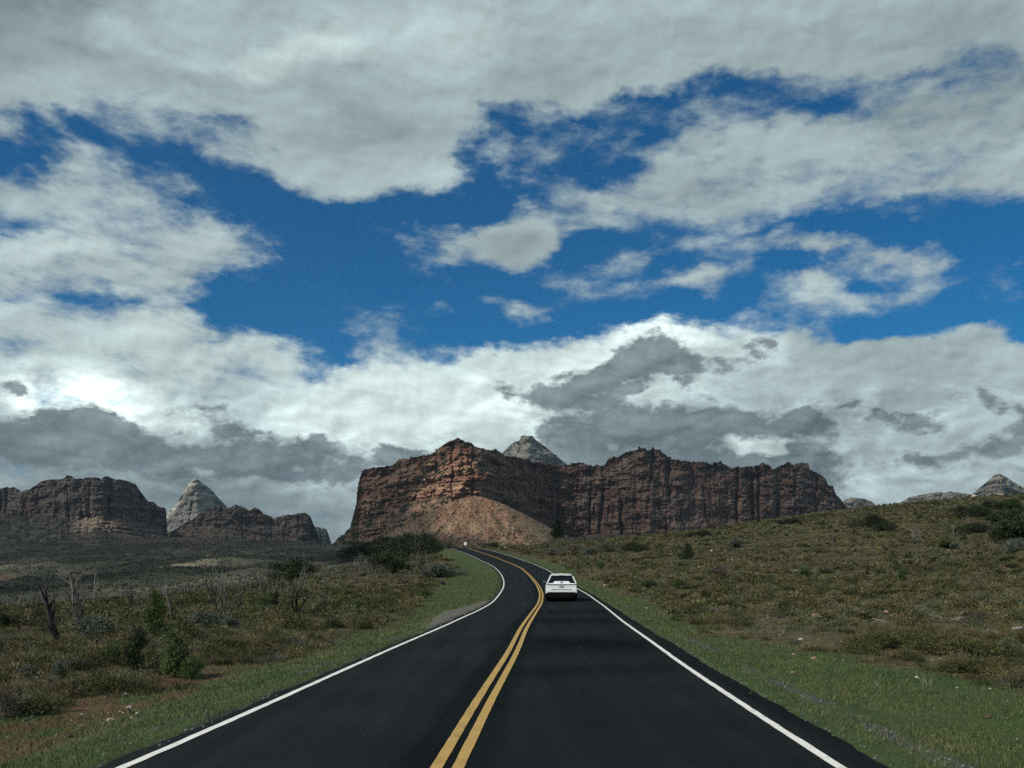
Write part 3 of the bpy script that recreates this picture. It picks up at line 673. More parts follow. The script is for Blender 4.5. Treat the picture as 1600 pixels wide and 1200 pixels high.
    if not style.startswith('pale'):
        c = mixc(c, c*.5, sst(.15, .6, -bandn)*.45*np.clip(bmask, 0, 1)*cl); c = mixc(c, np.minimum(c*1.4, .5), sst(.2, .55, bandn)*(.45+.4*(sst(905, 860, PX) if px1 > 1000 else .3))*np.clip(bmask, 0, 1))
    if cone is not None:
        sc_c = mixc([.200, .112, .076], [.275, .188, .122], sst(-.35, .4, fbm(s/35, ZW/35, seed+60, 4)))
        sc_c = mixc(sc_c, [.25, .115, .078], np.exp(-((PY-cyp-16)/16)**2)*.7*sst(-.3, .3, blot+.2))
        sc_c = mixc(sc_c, [.12, .115, .065], sst(.05, .4, fbm(s/6, ZW/6, seed+61, 3))*.6)
        sc_c = mixc(sc_c, [.115, .105, .070], sst(790, 850, PX)*.75)
        c = mixc(c, sc_c, tc)
    cc = np.concatenate([np.repeat(c[:1], 4, 0)*.8, c, c[-1:]], 0)
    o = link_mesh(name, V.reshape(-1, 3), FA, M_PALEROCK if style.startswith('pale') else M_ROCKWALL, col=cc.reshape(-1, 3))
    tag(o, label, cat, group, 'structure')
    return dict(P=front, rr=rr, cl=cl, tc=tc, px=PX, py=PY, tp=tp)
M_SCRUB = attr_mat('juniper_scrub', .95, spec=.1)
_oct = np.array([(1,0,0),(0,1,0),(-1,0,0),(0,-1,0),(0,0,1),(0,0,-.5)], float)
_octf = np.array([(0,1,4),(1,2,4),(2,3,4),(3,0,4),(1,0,5),(2,1,5),(3,2,5),(0,3,5)])
def blobs(name, P, size, colA, colB, material, parent=None):
    n = len(P); V = np.repeat(_oct[None], n, 0)*(1+rng.uniform(-.35, .35, (n, 6, 1)))
    V = V*np.asarray(size)[:, None, None]*np.array([1, 1, .95]); a = rng.uniform(0, 6.28, n); ca, sa = np.cos(a)[:, None], np.sin(a)[:, None]
    x = V[..., 0]*ca-V[..., 1]*sa; y = V[..., 0]*sa+V[..., 1]*ca
    V = np.stack([x, y, V[..., 2]], -1)+P[:, None, :]
    FA = (_octf[None]+(np.arange(n)*6)[:, None, None]).reshape(-1, 3)
    t = rng.uniform(0, 1, n)[:, None, None]; col = np.repeat(np.asarray(colA)*(1-t)+np.asarray(colB)*t, 6, 1)
    return link_mesh(name, V.reshape(-1, 3), FA, material, parent, col=col.reshape(-1, 3))
def scrub(name, info, dens, s0, s1, count, colA=(.020, .030, .017), colB=(.040, .052, .028)):
    w = dens(info).ravel()
    # weight by real surface area so that steep faces are not over-planted
    w = np.clip(w, 0, None); w = w/w.sum(); idx = rng.choice(len(w), count, p=w)
    P = info['P'].reshape(-1, 3)[idx]+rng.normal(0, 1.2, (count, 3))*np.array([1, 1, .3])
    o = blobs(name, P, rng.uniform(s0, s1, count)*rng.uniform(.7, 1.2, count), colA, colB, M_SCRUB)
    tag(o, kind='stuff'); return o

E_TOP = [(515,856),(522,848),(540,833),(548,822),(551,810),(553,800),(556,790),(557.4,781),(558,770),(559.5,758),(562,746),(565,738),(570,733),(589,731),(613,727),(624,717.5),(641,715),(657,712.7),(673,709.6),(682,703),(692,695),(704,689),(716,684.5),(720,686),(727,691),(737,692),(742,697),(760,702),(772,704),(782,706),(789,712),(802,714),(820,718),(845,723),(870,728),(888,727),(895,723.5),(905,722),(912,723),(918,727),(925,728),(932,726),(938,728),(945,727),(950,718),(958,714),(968,713),(972,710),(980,706),(992,703),(1000,699),(1005,701),(1012,704),(1020,701),(1026,702),(1032,704),(1042,713),(1056,719),(1076,721),(1086,723),(1100,722),(1112,727),(1120,722),(1126,721),(1134,727),(1144,732),(1152,730),(1160,731),(1174,728),(1186,727),(1190,724),(1200,726),(1206,733),(1212,732),(1222,727),(1230,722),(1240,725),(1246,724),(1254,723),(1263,723),(1265,732),(1272,737),(1284,742),(1290,748),(1294,757),(1302,762),(1306,772),(1315,783),(1330,800)]
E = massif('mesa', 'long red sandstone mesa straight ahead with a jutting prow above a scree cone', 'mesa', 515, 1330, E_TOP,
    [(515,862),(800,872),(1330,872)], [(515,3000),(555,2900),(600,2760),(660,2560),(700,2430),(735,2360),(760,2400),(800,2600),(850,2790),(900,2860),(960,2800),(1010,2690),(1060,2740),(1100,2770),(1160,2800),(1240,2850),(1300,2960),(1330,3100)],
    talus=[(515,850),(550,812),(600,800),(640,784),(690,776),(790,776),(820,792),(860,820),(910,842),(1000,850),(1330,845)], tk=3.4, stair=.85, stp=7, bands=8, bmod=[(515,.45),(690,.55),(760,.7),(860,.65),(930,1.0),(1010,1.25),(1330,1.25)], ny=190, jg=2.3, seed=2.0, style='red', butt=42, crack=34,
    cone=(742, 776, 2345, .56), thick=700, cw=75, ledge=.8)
A = massif('mesa', 'broad brown mesa at the left edge above a dark wooded slope', 'mesa', -420, 261,
    [(-420,790),(-300,760),(-200,770),(-100,755),(-20,762),(0,762),(14,762),(24,761),(34,768),(48,763),(64,752),(74,750),(84,749),(98,748),(105,743),(112,744),(118,748),(130,747),(146,745),(158,748),(166,743),(174,746),(182,749),(196,751),(204,753),(212,756),(218,766),(223,773),(232,783),(240,784),(247,792),(258,793),(260,800),(261,830)],
    [(-420,880),(261,880)], [(-420,3200),(-100,3300),(0,3350),(60,3250),(110,3150),(160,3120),(200,3200),(261,3420)],
    talus=[(-420,805),(0,800),(40,806),(95,805),(110,815),(150,806),(190,812),(261,822)], tk=5.5, apron=11, stair=.8, bands=7, ny=170, jg=1.9, seed=8.0, style='brown', butt=40, crack=30, thick=600, cw=85, ledge=.8)
Cc = massif('mesa', 'low dark ridge of red rock running right from below the pale peak', 'mesa', 255, 506,
    [(255,836),(275,827),(290,816),(300,812),(310,805),(322,796),(334,791),(345,790),(352,795),(362,792),(369,788.5),(382,793),(390,797.5),(399,792),(405,796),(412,803),(424,807),(428,810.6),(444,805),(456,804),(465,802),(476,801),(485,807),(491,822),(499,842),(506,858)],
    [(255,880),(506,880)], [(255,4100),(340,3900),(400,3960),(440,4000),(476,3900),(506,4100)],
    talus=[(255,838),(300,822),(360,826),(430,838),(506,850)], tk=7, apron=12, ny=110, jg=1.3, seed=15.0, style='brown', butt=45, crack=30, thick=500, cw=80, ledge=.7)
massif('peak', 'pale pointed sandstone peak standing between the left mesa and the low ridge', 'peak', 250, 372,
    [(250,812),(259,805),(266,797),(274,790),(285,771),(294,758),(300,751),(305,748),(311,750),(324,760),(334,769),(343,780),(356,793),(372,806)],
    [(250,880),(372,880)], [(250,5300),(305,4950),(372,5350)], ny=120, jg=.6, seed=21.0, style='pale_pink', butt=40, crack=26, thick=250, cw=120, ledge=1.6, zs=1.3)
massif('butte', 'small pale butte peeping out past the end of the low ridge', 'butte', 484, 519,
    [(484,824),(493,823),(502,824),(510,826.6),(513,834),(515.6,842.5),(519,852)], [(484,880),(519,880)], [(484,4900),(519,5050)], ny=70, jg=.5, seed=24.0, style='pale', butt=45, crack=30, thick=300, cw=70, ledge=.4)
Fk = massif('peak', 'pale domed sandstone peak rising behind the middle of the red mesa', 'peak', 776, 900,
    [(776,716),(782,710),(790,702),(798,694.5),(805,690),(811,688.5),(815,681),(818,680),(824,681),(832,681),(838,688),(850,696),(862,706),(875,717),(888,727),(900,738)], [(776,800),(900,800)],
    [(776,4400),(820,4050),(900,4350)], ny=90, jg=.5, seed=27.0, style='pale', butt=34, crack=22, thick=250, cw=110, ledge=1.8, zs=1.1)
massif('butte', 'low rounded pale knob just right of the long mesa', 'butte', 1300, 1375, [(1300,795),(1313,787),(1320,781),(1330,777.5),(1340,778),(1350,779),(1361,783),(1375,795)], [(1300,880),(1375,880)], [(1300,4300),(1375,4300)], ny=60, jg=.6, seed=33.0, style='pale', butt=20, crack=12, thick=250, cw=80, ledge=1.5)
massif('mesa', 'low grey wooded ridge left of the pale peak beyond the right hillside', 'mesa', 1400, 1545, [(1400,790),(1420,777),(1440,773),(1455,770),(1468,768),(1476,770),(1486,768),(1500,770),(1525,773),(1545,785)], [(1400,880),(1545,880)], [(1400,3300),(1545,3300)], ny=70, jg=.9, seed=36.0, style='pale_pink', butt=20, crack=12, thick=250, cw=80, ledge=1.5)
Pk = massif('peak', 'pale pyramid peak above the right hillside near the edge of the view', 'peak', 1508, 1690, [(1508,784),(1518,775),(1530,763),(1545,750),(1553,743),(1558,740),(1563,740),(1575,747),(1590,757),(1600,762),(1620,770),(1660,785),(1690,800)], [(1508,880),(1690,880)],
    [(1508,4000),(1560,3650),(1690,4000)], ny=100, jg=.5, seed=39.0, style='pale', butt=34, crack=18, thick=250, cw=90, ledge=1.8)
def diag(i):
    px, py = i['px'], i['py']
    top = np.exp(-((py-i['tp'][None, :])/3.0)**2)*1.2
    a = np.exp(-((py-(722+(690-px)*.78))/10)**2)*(px < 700)*(px > 552)*1.6
    return (sst(.45, 1.2, i['rr'])*.8+a+top*.6+.02)*(1-i['tc'])*sst(-.3, .3, perlin(px/14, py/9, 3.2)+.1)*(py < 868)
scrub('juniper_scrub', E, diag, 2.0, 4.6, 5200)
scrub('slope_brush', E, lambda i: i['tc']+.15*(1-i['cl'])*(i['px'] < 900), 1.0, 2.6, 4200, (.035, .042, .022), (.10, .095, .05))
scrub('juniper_scrub', A, lambda i: (sst(.4, 1.1, i['rr'])*.5+(1-i['cl'])*2.2*(.25+.75*(i['px'] < 100))+.02)*sst(-.45, .2, perlin(i['px']/16, i['py']/8, 7.2)), 2.0, 4.6, 4200, (.018, .028, .019), (.036, .050, .033))
scrub('juniper_scrub', Cc, lambda i: (sst(.4, 1.1, i['rr'])*.5+(1-i['cl'])*.5+.02), 2.4, 5.0, 1300)
scrub('juniper_scrub', Fk, lambda i: (sst(.5, 1.4, i['rr'])+.05)*sst(-.2, .3, perlin(i['px']/12, i['py']/5, 2.2)), 2.2, 4.4, 620)
scrub('juniper_scrub', Pk, lambda i: (sst(.5, 1.4, i['rr'])+.1)*sst(-.2, .3, perlin(i['px']/12, i['py']/5, 2.2))*(i['py'] > 750), 2.2, 4.6, 900)

# ------------------------------------------------------------------ broken clouds overhead, higher than the view, that shade the mesas and let the sun onto the prow
def cloud_mat():
    m, N, L, b = new_mat('cloud')
    b.inputs['Base Color'].default_value = (.9, .9, .9, 1); b.inputs['Roughness'].default_value = 1; b.inputs['Specular IOR Level'].default_value = 0
    t = N.new('ShaderNodeBsdfTransparent'); mx = N.new('ShaderNodeMixShader'); mx.inputs[0].default_value = .43
    out = N['Material Output']; L.new(t.outputs[0], mx.inputs[1]); L.new(b.outputs[0], mx.inputs[2]); L.new(mx.outputs[0], out.inputs['Surface'])
    return m
def build_clouds():
    H = 2600.0
    gx = np.arange(-4800, 3600, 45.0); gy = np.arange(-2400, 3650, 45.0)
    X, Y = np.meshgrid(gx, gy)
    # where the shadow of each cloud point falls (at 150 m above the plain)
    t = (H-150)/SDIR.z; sx = X-SDIR.x*t; sy = Y-SDIR.y*t
    n = fbm(sx/420, sy/420, 3.3, 5, .55)
    px = 800+F*sx/np.maximum(sy, 50)
    m = sst(900, 1300, sy)                                  # nothing over the near road
    lit = np.exp(-(((px-715)/135)**2+((sy-2320)/420)**2)**1.5)   # gap over the prow and its scree
    lit2 = np.exp(-(((px-1560)/120)**2+((sy-3650)/500)**2))
    lit3 = np.exp(-(((px-150)/130)**2+((sy-3150)/300)**2)); lit4 = np.exp(-(((px-400)/110)**2+((sy-3900)/450)**2))
    hill = sst(950, 1350, px)*sst(95, 190, sy)*sst(1500, 900, sy)*.85; vale = sst(620, 420, px)*sst(150, 320, sy)*(.28+1.1*fbm(sx/220, sy/260, 6.6, 4)); m = np.maximum(m, np.clip(np.maximum(hill, vale)*(sy > 60), 0, 1))
    cov = m*(.58+n*.45)*(1-lit*1.6)*(1-lit2*.9)*(1-lit3*.75)*(1-lit4*.25)*(1-.5*sst(4400, 4800, sy))*(1-.75*np.exp(-(((px-835)/70)**2+((sy-4150)/260)**2)))
    T = np.clip(cov-.22, 0, 1)
    th = np.where(T > 0, 60+500*T+fbm(X/200, Y/200, 8.8, 4)*60*(T > .05), 0)
    keep = T > 0
    kf = keep[:-1, :-1] & keep[1:, :-1] & keep[:-1, 1:] & keep[1:, 1:]
    nr, nc = X.shape
    top = np.stack([X, Y, H+th], -1).reshape(-1, 3); bot = np.stack([X, Y, H-th*.15], -1).reshape(-1, 3)
    V = np.concatenate([top, bot]); nv = nr*nc
    r, c = np.nonzero(kf); a = r*nc+c
    FT = np.stack([a, a+1, a+nc+1, a+nc], -1); FB = FT[:, ::-1]+nv
    sides = []
    for dr, dc, e0, e1 in ((-1, 0, 0, 1), (1, 0, nc+1, nc), (0, -1, nc, 0), (0, 1, 1, nc+1)):
        rr_, cc_ = r+dr, c+dc
        ok = (rr_ < 0) | (rr_ >= nr-1) | (cc_ < 0) | (cc_ >= nc-1)
        nb = np.zeros(len(r), bool); inn = ~ok; nb[inn] = kf[rr_[inn], cc_[inn]]
        q = a[~nb]; sides.append(np.stack([q+e0, q+e0+nv, q+e1+nv, q+e1], -1))
    FA = np.concatenate([FT, FB]+sides)
    o = link_mesh('clouds', V, FA, cloud_mat(), smooth=True); o['kind'] = 'stuff'
build_clouds()

def haze():
    m = bpy.data.materials.new('haze'); m.use_nodes = True; N = m.node_tree.nodes; L = m.node_tree.links; N.clear()
    out = N.new('ShaderNodeOutputMaterial'); v = N.new('ShaderNodeVolumePrincipled'); v.inputs['Color'].default_value = (.80, .90, 1.0, 1)
    v.inputs['Density'].default_value = HAZE; v.inputs['Anisotropy'].default_value = .3; L.new(v.outputs[0], out.inputs['Volume'])
    V = [(x, y, z) for x in (-16000, 16000) for y in (-16000, 16000) for z in (-90, 1100)]
    o = link_mesh('haze', np.array(V), [(0,1,3,2),(4,6,7,5),(0,4,5,1),(2,3,7,6),(0,2,6,4),(1,5,7,3)], m); o['kind'] = 'stuff'
HAZE = 0.000025
haze()

# ------------------------------------------------------------------ grass : bunch grass over the fields, short turf on the verges
def blades(base, h, w, lean, col0, col1, two=False):
    """base (n,3), h, w, lean (n,2) -> triangles; col0 root colour, col1 tip colour"""
    n = len(base); a = rng.uniform(0, 6.28, n); dx = np.cos(a)*w*.5; dy = np.sin(a)*w*.5
    o = np.zeros(n)
    p0 = base+np.stack([-dx, -dy, o-.01], -1); p1 = base+np.stack([dx, dy, o-.01], -1)
    tip = base+np.stack([lean[:, 0], lean[:, 1], h], -1)
    if two:
        mid = base+np.stack([lean[:, 0]*.35, lean[:, 1]*.35, h*.6], -1)
        m0 = mid+np.stack([-dx*.8, -dy*.8, o], -1); m1 = mid+np.stack([dx*.8, dy*.8, o], -1)
        V = np.stack([p0, p1, m1, m0, tip], 1); F3 = np.array([(0, 1, 2), (0, 2, 3), (3, 2, 4)]); k = 5
        cm = (col0+col1)/2; col = np.stack([col0, col0, cm, cm, col1], 1)
    else:
        V = np.stack([p0, p1, tip], 1); F3 = np.array([(0, 1, 2)]); k = 3; col = np.stack([col0, col0, col1], 1)
    FA = (F3[None]+(np.arange(n)*k)[:, None, None]).reshape(-1, 3)
    return V.reshape(-1, 3), FA, col.reshape(-1, 3)
def join(parts):
    V = []; FA = []; CO = []; off = 0
    for v, f, c in parts:
        V.append(v); FA.append(f+off); CO.append(c); off += len(v)
    return np.concatenate(V), np.concatenate(FA), np.concatenate(CO)
def sample_area(n, d0, d1, half=.62, power=0.0):
    """positions uniform in area (power 0) or weighted to the near side, within the view wedge"""
    u = rng.uniform(0, 1, n)
    if power == 0: D = np.sqrt(d0*d0+u*(d1*d1-d0*d0))
    else: D = d0*(d1/d0)**u
    x = rng.uniform(-half, half, n)*(D+5)
    return x, D
def field_mask(x, y):
    d, side = road_dist(x, y); fe = field_edge(y, side)+fbm(x/2.5, y/2.5, 5.0, 3)*1.5
    return sst(-.3, .8, d-fe), d, side, fe
def tufts(n, d0, d1, K, wmul, two, clump=.8, hmul=1.0, half=.64, rmul=1.0, shrub=False):
    x, y = sample_area(n, d0, d1, half)
    m, d, side, fe = field_mask(x, y)
    dens = m*sst(-.35, .2, .7*fbm(x/6, y/6, 21.0, 3)+.5*perlin(x/1.2, y/1.2, 2.0))
    k = rng.uniform(0, 1, n) < dens
    k &= clear(x, y)
    x, y = x[k], y[k]; n = len(x)
    z = ground(x, y)
    s = rng.uniform(.6, 1.25, n)*hmul*(.75+.35*sst(-.4, .4, fbm(x/9, y/9, 4.2, 2)))
    # tuft colour family : straw, olive, rust, dull green, grey sage
    t = rng.uniform(0, 1, n)+fbm(x/7, y/7, 55.0, 3)*.55
    fam = np.array([[.060, .072, .028], [.105, .102, .045], [.185, .160, .092], [.165, .125, .072], [.125, .132, .100], [.032, .046, .020]])
    if shrub: fam = np.array([[.052, .064, .024], [.075, .082, .034], [.135, .130, .085], [.115, .085, .055], [.110, .125, .100], [.026, .040, .018]])
    pick = np.clip((t*6).astype(int), 0, 5)
    order = np.array([5, 0, 1, 2, 3, 4]); base = fam[order[pick]]*rng.uniform(.5, 1.35, (n, 1))
    P = np.repeat(np.stack([x, y, z], -1), K, 0); ss = np.repeat(s, K); N_ = n*K
    a = rng.uniform(0, 6.28, N_); r = np.sqrt(rng.uniform(0, 1, N_))*.20*ss*rmul
    P[:, 0] += np.cos(a)*r; P[:, 1] += np.sin(a)*r
    h = .36*ss*rng.uniform(.55, 1.1, N_)*np.sqrt(np.maximum(1-(r/(.235*ss*rmul))**2, .12))
    ln = (r*(1.3 if rmul == 1 else .7)+rng.uniform(.02, .12, N_)*ss)
    lean = np.stack([np.cos(a)*ln+rng.normal(0, .04, N_), np.sin(a)*ln+rng.normal(0, .04, N_)], -1)
    w = wmul*ss*rng.uniform(.7, 1.3, N_)*(.4+.6*np.clip(np.repeat(y, K)/d1, 0, 1))
    cb = np.repeat(base*rng.uniform(.8, 1.25, (n, 1)), K, 0)*rng.uniform(.75, 1.25, (N_, 1))
    return blades(P, h, w, lean, cb*.7, cb*1.15, two)  # roots darkened, tips lightened: shade inside the tuft put into the blade colour
PLACED = []
def clear(x, y):
    keep = np.ones(len(x), bool)
    for xo, yo, w in PLACED:
        keep &= ~((np.abs(x-xo*y/yo) < w) & (y > yo-1.0-.035*yo) & (y < yo+.15))
    return keep
def brush_lumps(n, d0, d1, K, leaf):
    """low rounded brush: small leaf-sized faces through a dome"""
    x, y = sample_area(n, d0, d1, .64); m, d, side, fe = field_mask(x, y)
    k = rng.uniform(0, 1, n) < m*(.25+.75*sst(-.2, .25, fbm(x/8, y/8, 77.0, 3))); k &= clear(x, y); x, y = x[k], y[k]; n = len(x); z = ground(x, y)
    s = rng.uniform(.18, .48, n)*(1+y/400)
    fam = np.array([[.062, .070, .028], [.096, .096, .040], [.165, .145, .085], [.140, .112, .064], [.105, .112, .080], [.034, .045, .020], [.125, .116, .052]])
    base = fam[rng.integers(0, 7, n)]*rng.uniform(.42, 1.2, (n, 1))*np.array([1.0, 1.04, .95])
    N_ = n*K; ss = np.repeat(s, K); dv = rng.normal(size=(N_, 3)); dv[:, 2] = np.abs(dv[:, 2]); dv /= np.linalg.norm(dv, axis=1)[:, None]
    P = np.repeat(np.stack([x, y, z], -1), K, 0)+dv*(ss*rng.uniform(0, 1, N_)**.35*rng.uniform(.8, 1.2, N_))[:, None]*np.array([1, 1, .85])
    ax = dv+rng.normal(size=(N_, 3))*.6; ax /= np.linalg.norm(ax, axis=1)[:, None]; si = np.cross(ax, rng.normal(size=(N_, 3))); si /= np.linalg.norm(si, axis=1)[:, None]
    L = (leaf*np.repeat(.6+y/d1, K)*rng.uniform(.7, 1.5, N_))[:, None]
    V = np.stack([P-si*L*.4, P+si*L*.4, P+ax*L*1.5], 1).reshape(-1, 3)
    return V, np.arange(N_*3).reshape(-1, 3), np.repeat(np.repeat(base, K, 0)*rng.uniform(.8, 1.2, (N_, 1)), 3, 0)
def turf():
    x, y = sample_area(430000, 6.5, 120, .64, 1)
    m, d, side, fe = field_mask(x, y)
    shoulder = np.where(side < 0, .22, .62)
    p = sst(-.05, .25, d-shoulder+perlin(x/.4, y/.4, 3)*.2)*(1-m*.75)
    gsl = np.where(side < 0, np.exp(-((d-.75)/.13)**2), np.exp(-((d-1.25)/.17)**2))*sst(-.2, .2, fbm(x/1.2, y/3, 3, 3))
    tw = np.interp(y, [26, 33, 42, 50, 58], [0, .8, 1.7, 1.1, 0]); p = p*(1-.85*gsl)*np.where((side < 0) & (d < tw+.1), .04, 1)
    p = p*sst(-.75, .1, fbm(x/1.4, y/1.4, 41, 3))
    k = (rng.uniform(0, 1, len(x)) < p) & (d < 14)
    x, y, d, side, m = x[k], y[k], d[k], side[k], m[k]; n = len(x); z = ground(x, y)
    h = rng.uniform(.02, .055, n)*(1+.6*(rng.uniform(0, 1, n) < .06))*(1+y/90); w = np.maximum(.006, y*.0011)*rng.uniform(.6, 1.3, n)
    t = np.clip(fbm(x/3, y/3, 61, 4)*1.0+.42+rng.normal(0, .18, n)+m*.35, 0, 1)
    c = mixc([.060, .100, .032], [.145, .142, .066], t)*rng.uniform(.7, 1.25, (n, 1))
    c = mixc(c, [.22, .19, .12], (rng.uniform(0, 1, n) < .05)*.8)
    lean = rng.normal(0, .03, (n, 2))
    V, FA, CO = blades(np.stack([x, y, z], -1), h, w, lean, c*.75, c*1.1)
    o = link_mesh('verge_grass', V, FA, M_GRASS, col=CO); tag(o, kind='stuff')
turf()

def gravel():
    x, y = sample_area(60000, 6.5, 70, .64, 1)
    d, side = road_dist(x, y)
    tw = np.interp(y, [26, 33, 42, 50, 58], [0, .8, 1.7, 1.1, 0])
    sh = np.where(side < 0, .16, .5)
    p = .5*np.exp(-((d-sh-.08)/.1)**2)+np.where(side < 0, .5*np.exp(-((d-.75)/.13)**2), .6*np.exp(-((d-1.25)/.17)**2))*sst(-.3, .1, fbm(x/1.2, y/3, 3, 3))
    p = np.maximum(p, .5*(side < 0)*(d < tw)*(tw > .1)*(d > .1))
    bd = np.exp(-((d-2.7)/.9)**2)*(side < 0)*sst(24, 14, y)*sst(-.1, .3, fbm(x/1.5, y/1.5, 9, 3)); p = np.maximum(p, bd*.14)
    p = p+.0012*(d > sh)
    k = (rng.uniform(0, 1, len(x)) < p) & (d > .12); x, y = x[k], y[k]; n = len(x)
    P = np.stack([x, y, np.where(d[k] < sh[k], zr(y), ground(x, y))], -1)
    o = blobs('gravel', P, rng.uniform(.006, .022, n)*(1+y/40), (.05, .052, .056), (.20, .195, .185), M_STONE); tag(o, kind='stuff')
gravel()

def plain_brush():
    n = 120000
    u = rng.uniform(0, 1, n); D = 170*(2900/170)**(u**.8); x = rng.uniform(-.66, .62, n)*D
    f = sst(-.25, .3, fbm(x/90, D/120, 31, 4))
    k = (rng.uniform(0, 1, n) < .25+.75*f)
    x, D = x[k], D[k]; k = ~((x > -.05*D) & (D < 260)); x, D = x[k], D[k]
    k = road_dist(x, D)[0] > 8; x, D = x[k], D[k]; n = len(x)
    z = ground(x, D); s = (.32+D/1300)*rng.uniform(.4, 1.3, n)
    t = rng.uniform(0, 1, n)
    kA = mixc([.026, .036, .023], [.070, .072, .046], t); kA = mixc(kA, [.12, .115, .09], (rng.uniform(0, 1, n) < .14)*.7)
    P = np.stack([x, D, z+s*.3], -1)
    o = blobs('brush', P, s, (.03, .04, .03), (.03, .04, .03), M_SCRUB); tag(o, kind='stuff')
    a = o.data.color_attributes['col']; cc = np.ones((n*6, 4), np.float32); cc[:, :3] = np.repeat(kA, 6, 0); a.data.foreach_set('color', cc.ravel())
plain_brush()
def burnt_stems():
    n = 20000; u = rng.uniform(0, 1, n); D = 95*(1500/95)**(u**.9); x = rng.uniform(-.60, -.12, n)*D
    k = rng.uniform(0, 1, n) < .15+.85*sst(-.05, .3, fbm(x/60, D/90, 91, 3)); x, D = x[k], D[k]
    k = road_dist(x, D)[0] > 14; x, D = x[k], D[k]; n = len(x); z = ground(x, D)
    h = rng.uniform(.8, 2.8, n)*(.7+D/900); w = np.maximum(.05, D*.0005)*rng.uniform(.6, 1.2, n)
    c = mixc([.06, .055, .05], [.24, .23, .21], rng.uniform(0, 1, n)**1.5)
    V, FA, CO = blades(np.stack([x, D, z], -1), h, w, rng.normal(0, .18, (n, 2))*h[:, None], c, c)
    o = link_mesh('burnt_stems', V, FA, M_GRASS, col=CO); tag(o, kind='stuff')
burnt_stems()

# ------------------------------------------------------------------ shrubs and trees
def leafcloud(lobes, n, leaf, cA, cB, needle=False):
    """lobes: list of (centre, radii) ; leaf-sized triangles on and inside them"""
    w = np.array([r[0]*r[1]*r[2] for c, r in lobes])**.7; w /= w.sum()
    which = rng.choice(len(lobes), n, p=w)
    cen = np.array([c for c, r in lobes])[which]; rad = np.array([r for c, r in lobes])[which]
    dirv = rng.normal(size=(n, 3)); dirv /= np.linalg.norm(dirv, axis=1)[:, None]
    rr = rng.uniform(0, 1, n)**.45*(1+.28*perlin(dirv[:, 0]*2.6+which*3.1, dirv[:, 1]*2.6, dirv[:, 2]*2.6))
    P = cen+dirv*rad*rr[:, None]
    P[:, 2] = np.maximum(P[:, 2], .02)
    # sprigs: an outward-ish axis
    ax = dirv*.7+rng.normal(size=(n, 3))*.6+np.array([0, 0, .35]); ax /= np.linalg.norm(ax, axis=1)[:, None]
    si = np.cross(ax, rng.normal(size=(n, 3))); si /= np.linalg.norm(si, axis=1)[:, None]
    leaf = leaf*1.35
    L = leaf*rng.uniform(.6, 1.6, n)[:, None]*(2.2 if needle else 1.3); W = leaf*rng.uniform(.5, 1.1, n)[:, None]*(.35 if needle else .55)
    V = np.stack([P-si*W, P+si*W, P+ax*L], 1).reshape(-1, 3)
    FA = np.arange(n*3).reshape(-1, 3)
    t = np.clip(.5+.9*perlin(P[:, 0]*2.2/rad.mean(), P[:, 1]*2.2/rad.mean(), P[:, 2]*2.2/rad.mean())+rng.normal(0, .22, n), 0, 1)
    c = np.repeat(mixc(cA, cB, t), 3, 0)
    return V, FA, c
def tube(path, radii, k=6):
    V = []; FA = []
    for i, p in enumerate(path):
        p = Vector(p); d = (Vector(path[min(i+1, len(path)-1)])-Vector(path[max(i-1, 0)])).normalized()
        a = d.orthogonal().normalized(); b = d.cross(a)
        for j in range(k):
            t = 2*math.pi*j/k; V.append(p+(a*math.cos(t)+b*math.sin(t))*radii[i])
    for i in range(len(path)-1):
        for j in range(k):
            FA.append((i*k+j, i*k+(j+1) % k, (i+1)*k+(j+1) % k, (i+1)*k+j))
    FA.append(tuple(range(k-1, -1, -1))); FA.append(tuple(range((len(path)-1)*k, len(path)*k)))
    return V, FA
def twigs(start, d, length, rad, depth, rnd, out, up=.15, spread=.9):
    path = [Vector(start)]; radii = [rad]; p = Vector(start); dd = Vector(d).normalized(); seg = 5
    kids = []
    for i in range(seg):
        dd = (dd+Vector((rnd.gauss(0, .16), rnd.gauss(0, .16), rnd.gauss(0, .12)+up*.3))).normalized()
        p = p+dd*length/seg; path.append(p.copy()); radii.append(rad*(1-(i+1)/seg*.72))
        if depth > 0 and i >= 1: kids.append((p.copy(), dd.copy(), radii[-1]))
    out.append((path, radii))
    for q, e, r in kids:
        for _ in range(1 if rnd.random() < .75 else 2):
            side = Vector((rnd.gauss(0, 1), rnd.gauss(0, 1), rnd.gauss(.15, .6))).normalized()
            twigs(q, (e*(1-spread*.5)+side*spread*.7), length*rnd.uniform(.38, .62), r*.62, depth-1, rnd, out, up, spread)
def tubes_mesh(name, tubes, material, parent, cA, cB, k=5, h=1.0):
    V = []; FA = []; off = 0
    for path, rad in tubes:
        v, f = tube(path, rad, k); V += v; FA += [tuple(i+off for i in q) for q in f]; off += len(v)
    Va = np.array([tuple(v) for v in V]); t = np.clip(Va[:, 2]/h+rng.normal(0, .08, len(Va)), 0, 1)
    return link_mesh(name, Va, FA, material, parent, col=mixc(cA, cB, t))
SAGE = ((.055, .070, .056), (.145, .165, .125)); JUN = ((.014, .026, .012), (.052, .078, .032)); JBR = ((.028, .054, .018), (.105, .155, .052)); OAK = ((.016, .024, .014), (.046, .060, .030))
GRY = ((.060, .054, .044), (.125, .112, .088)); OLV = ((.040, .046, .018), (.105, .105, .042)); CACT = ((.10, .13, .10), (.21, .25, .18))
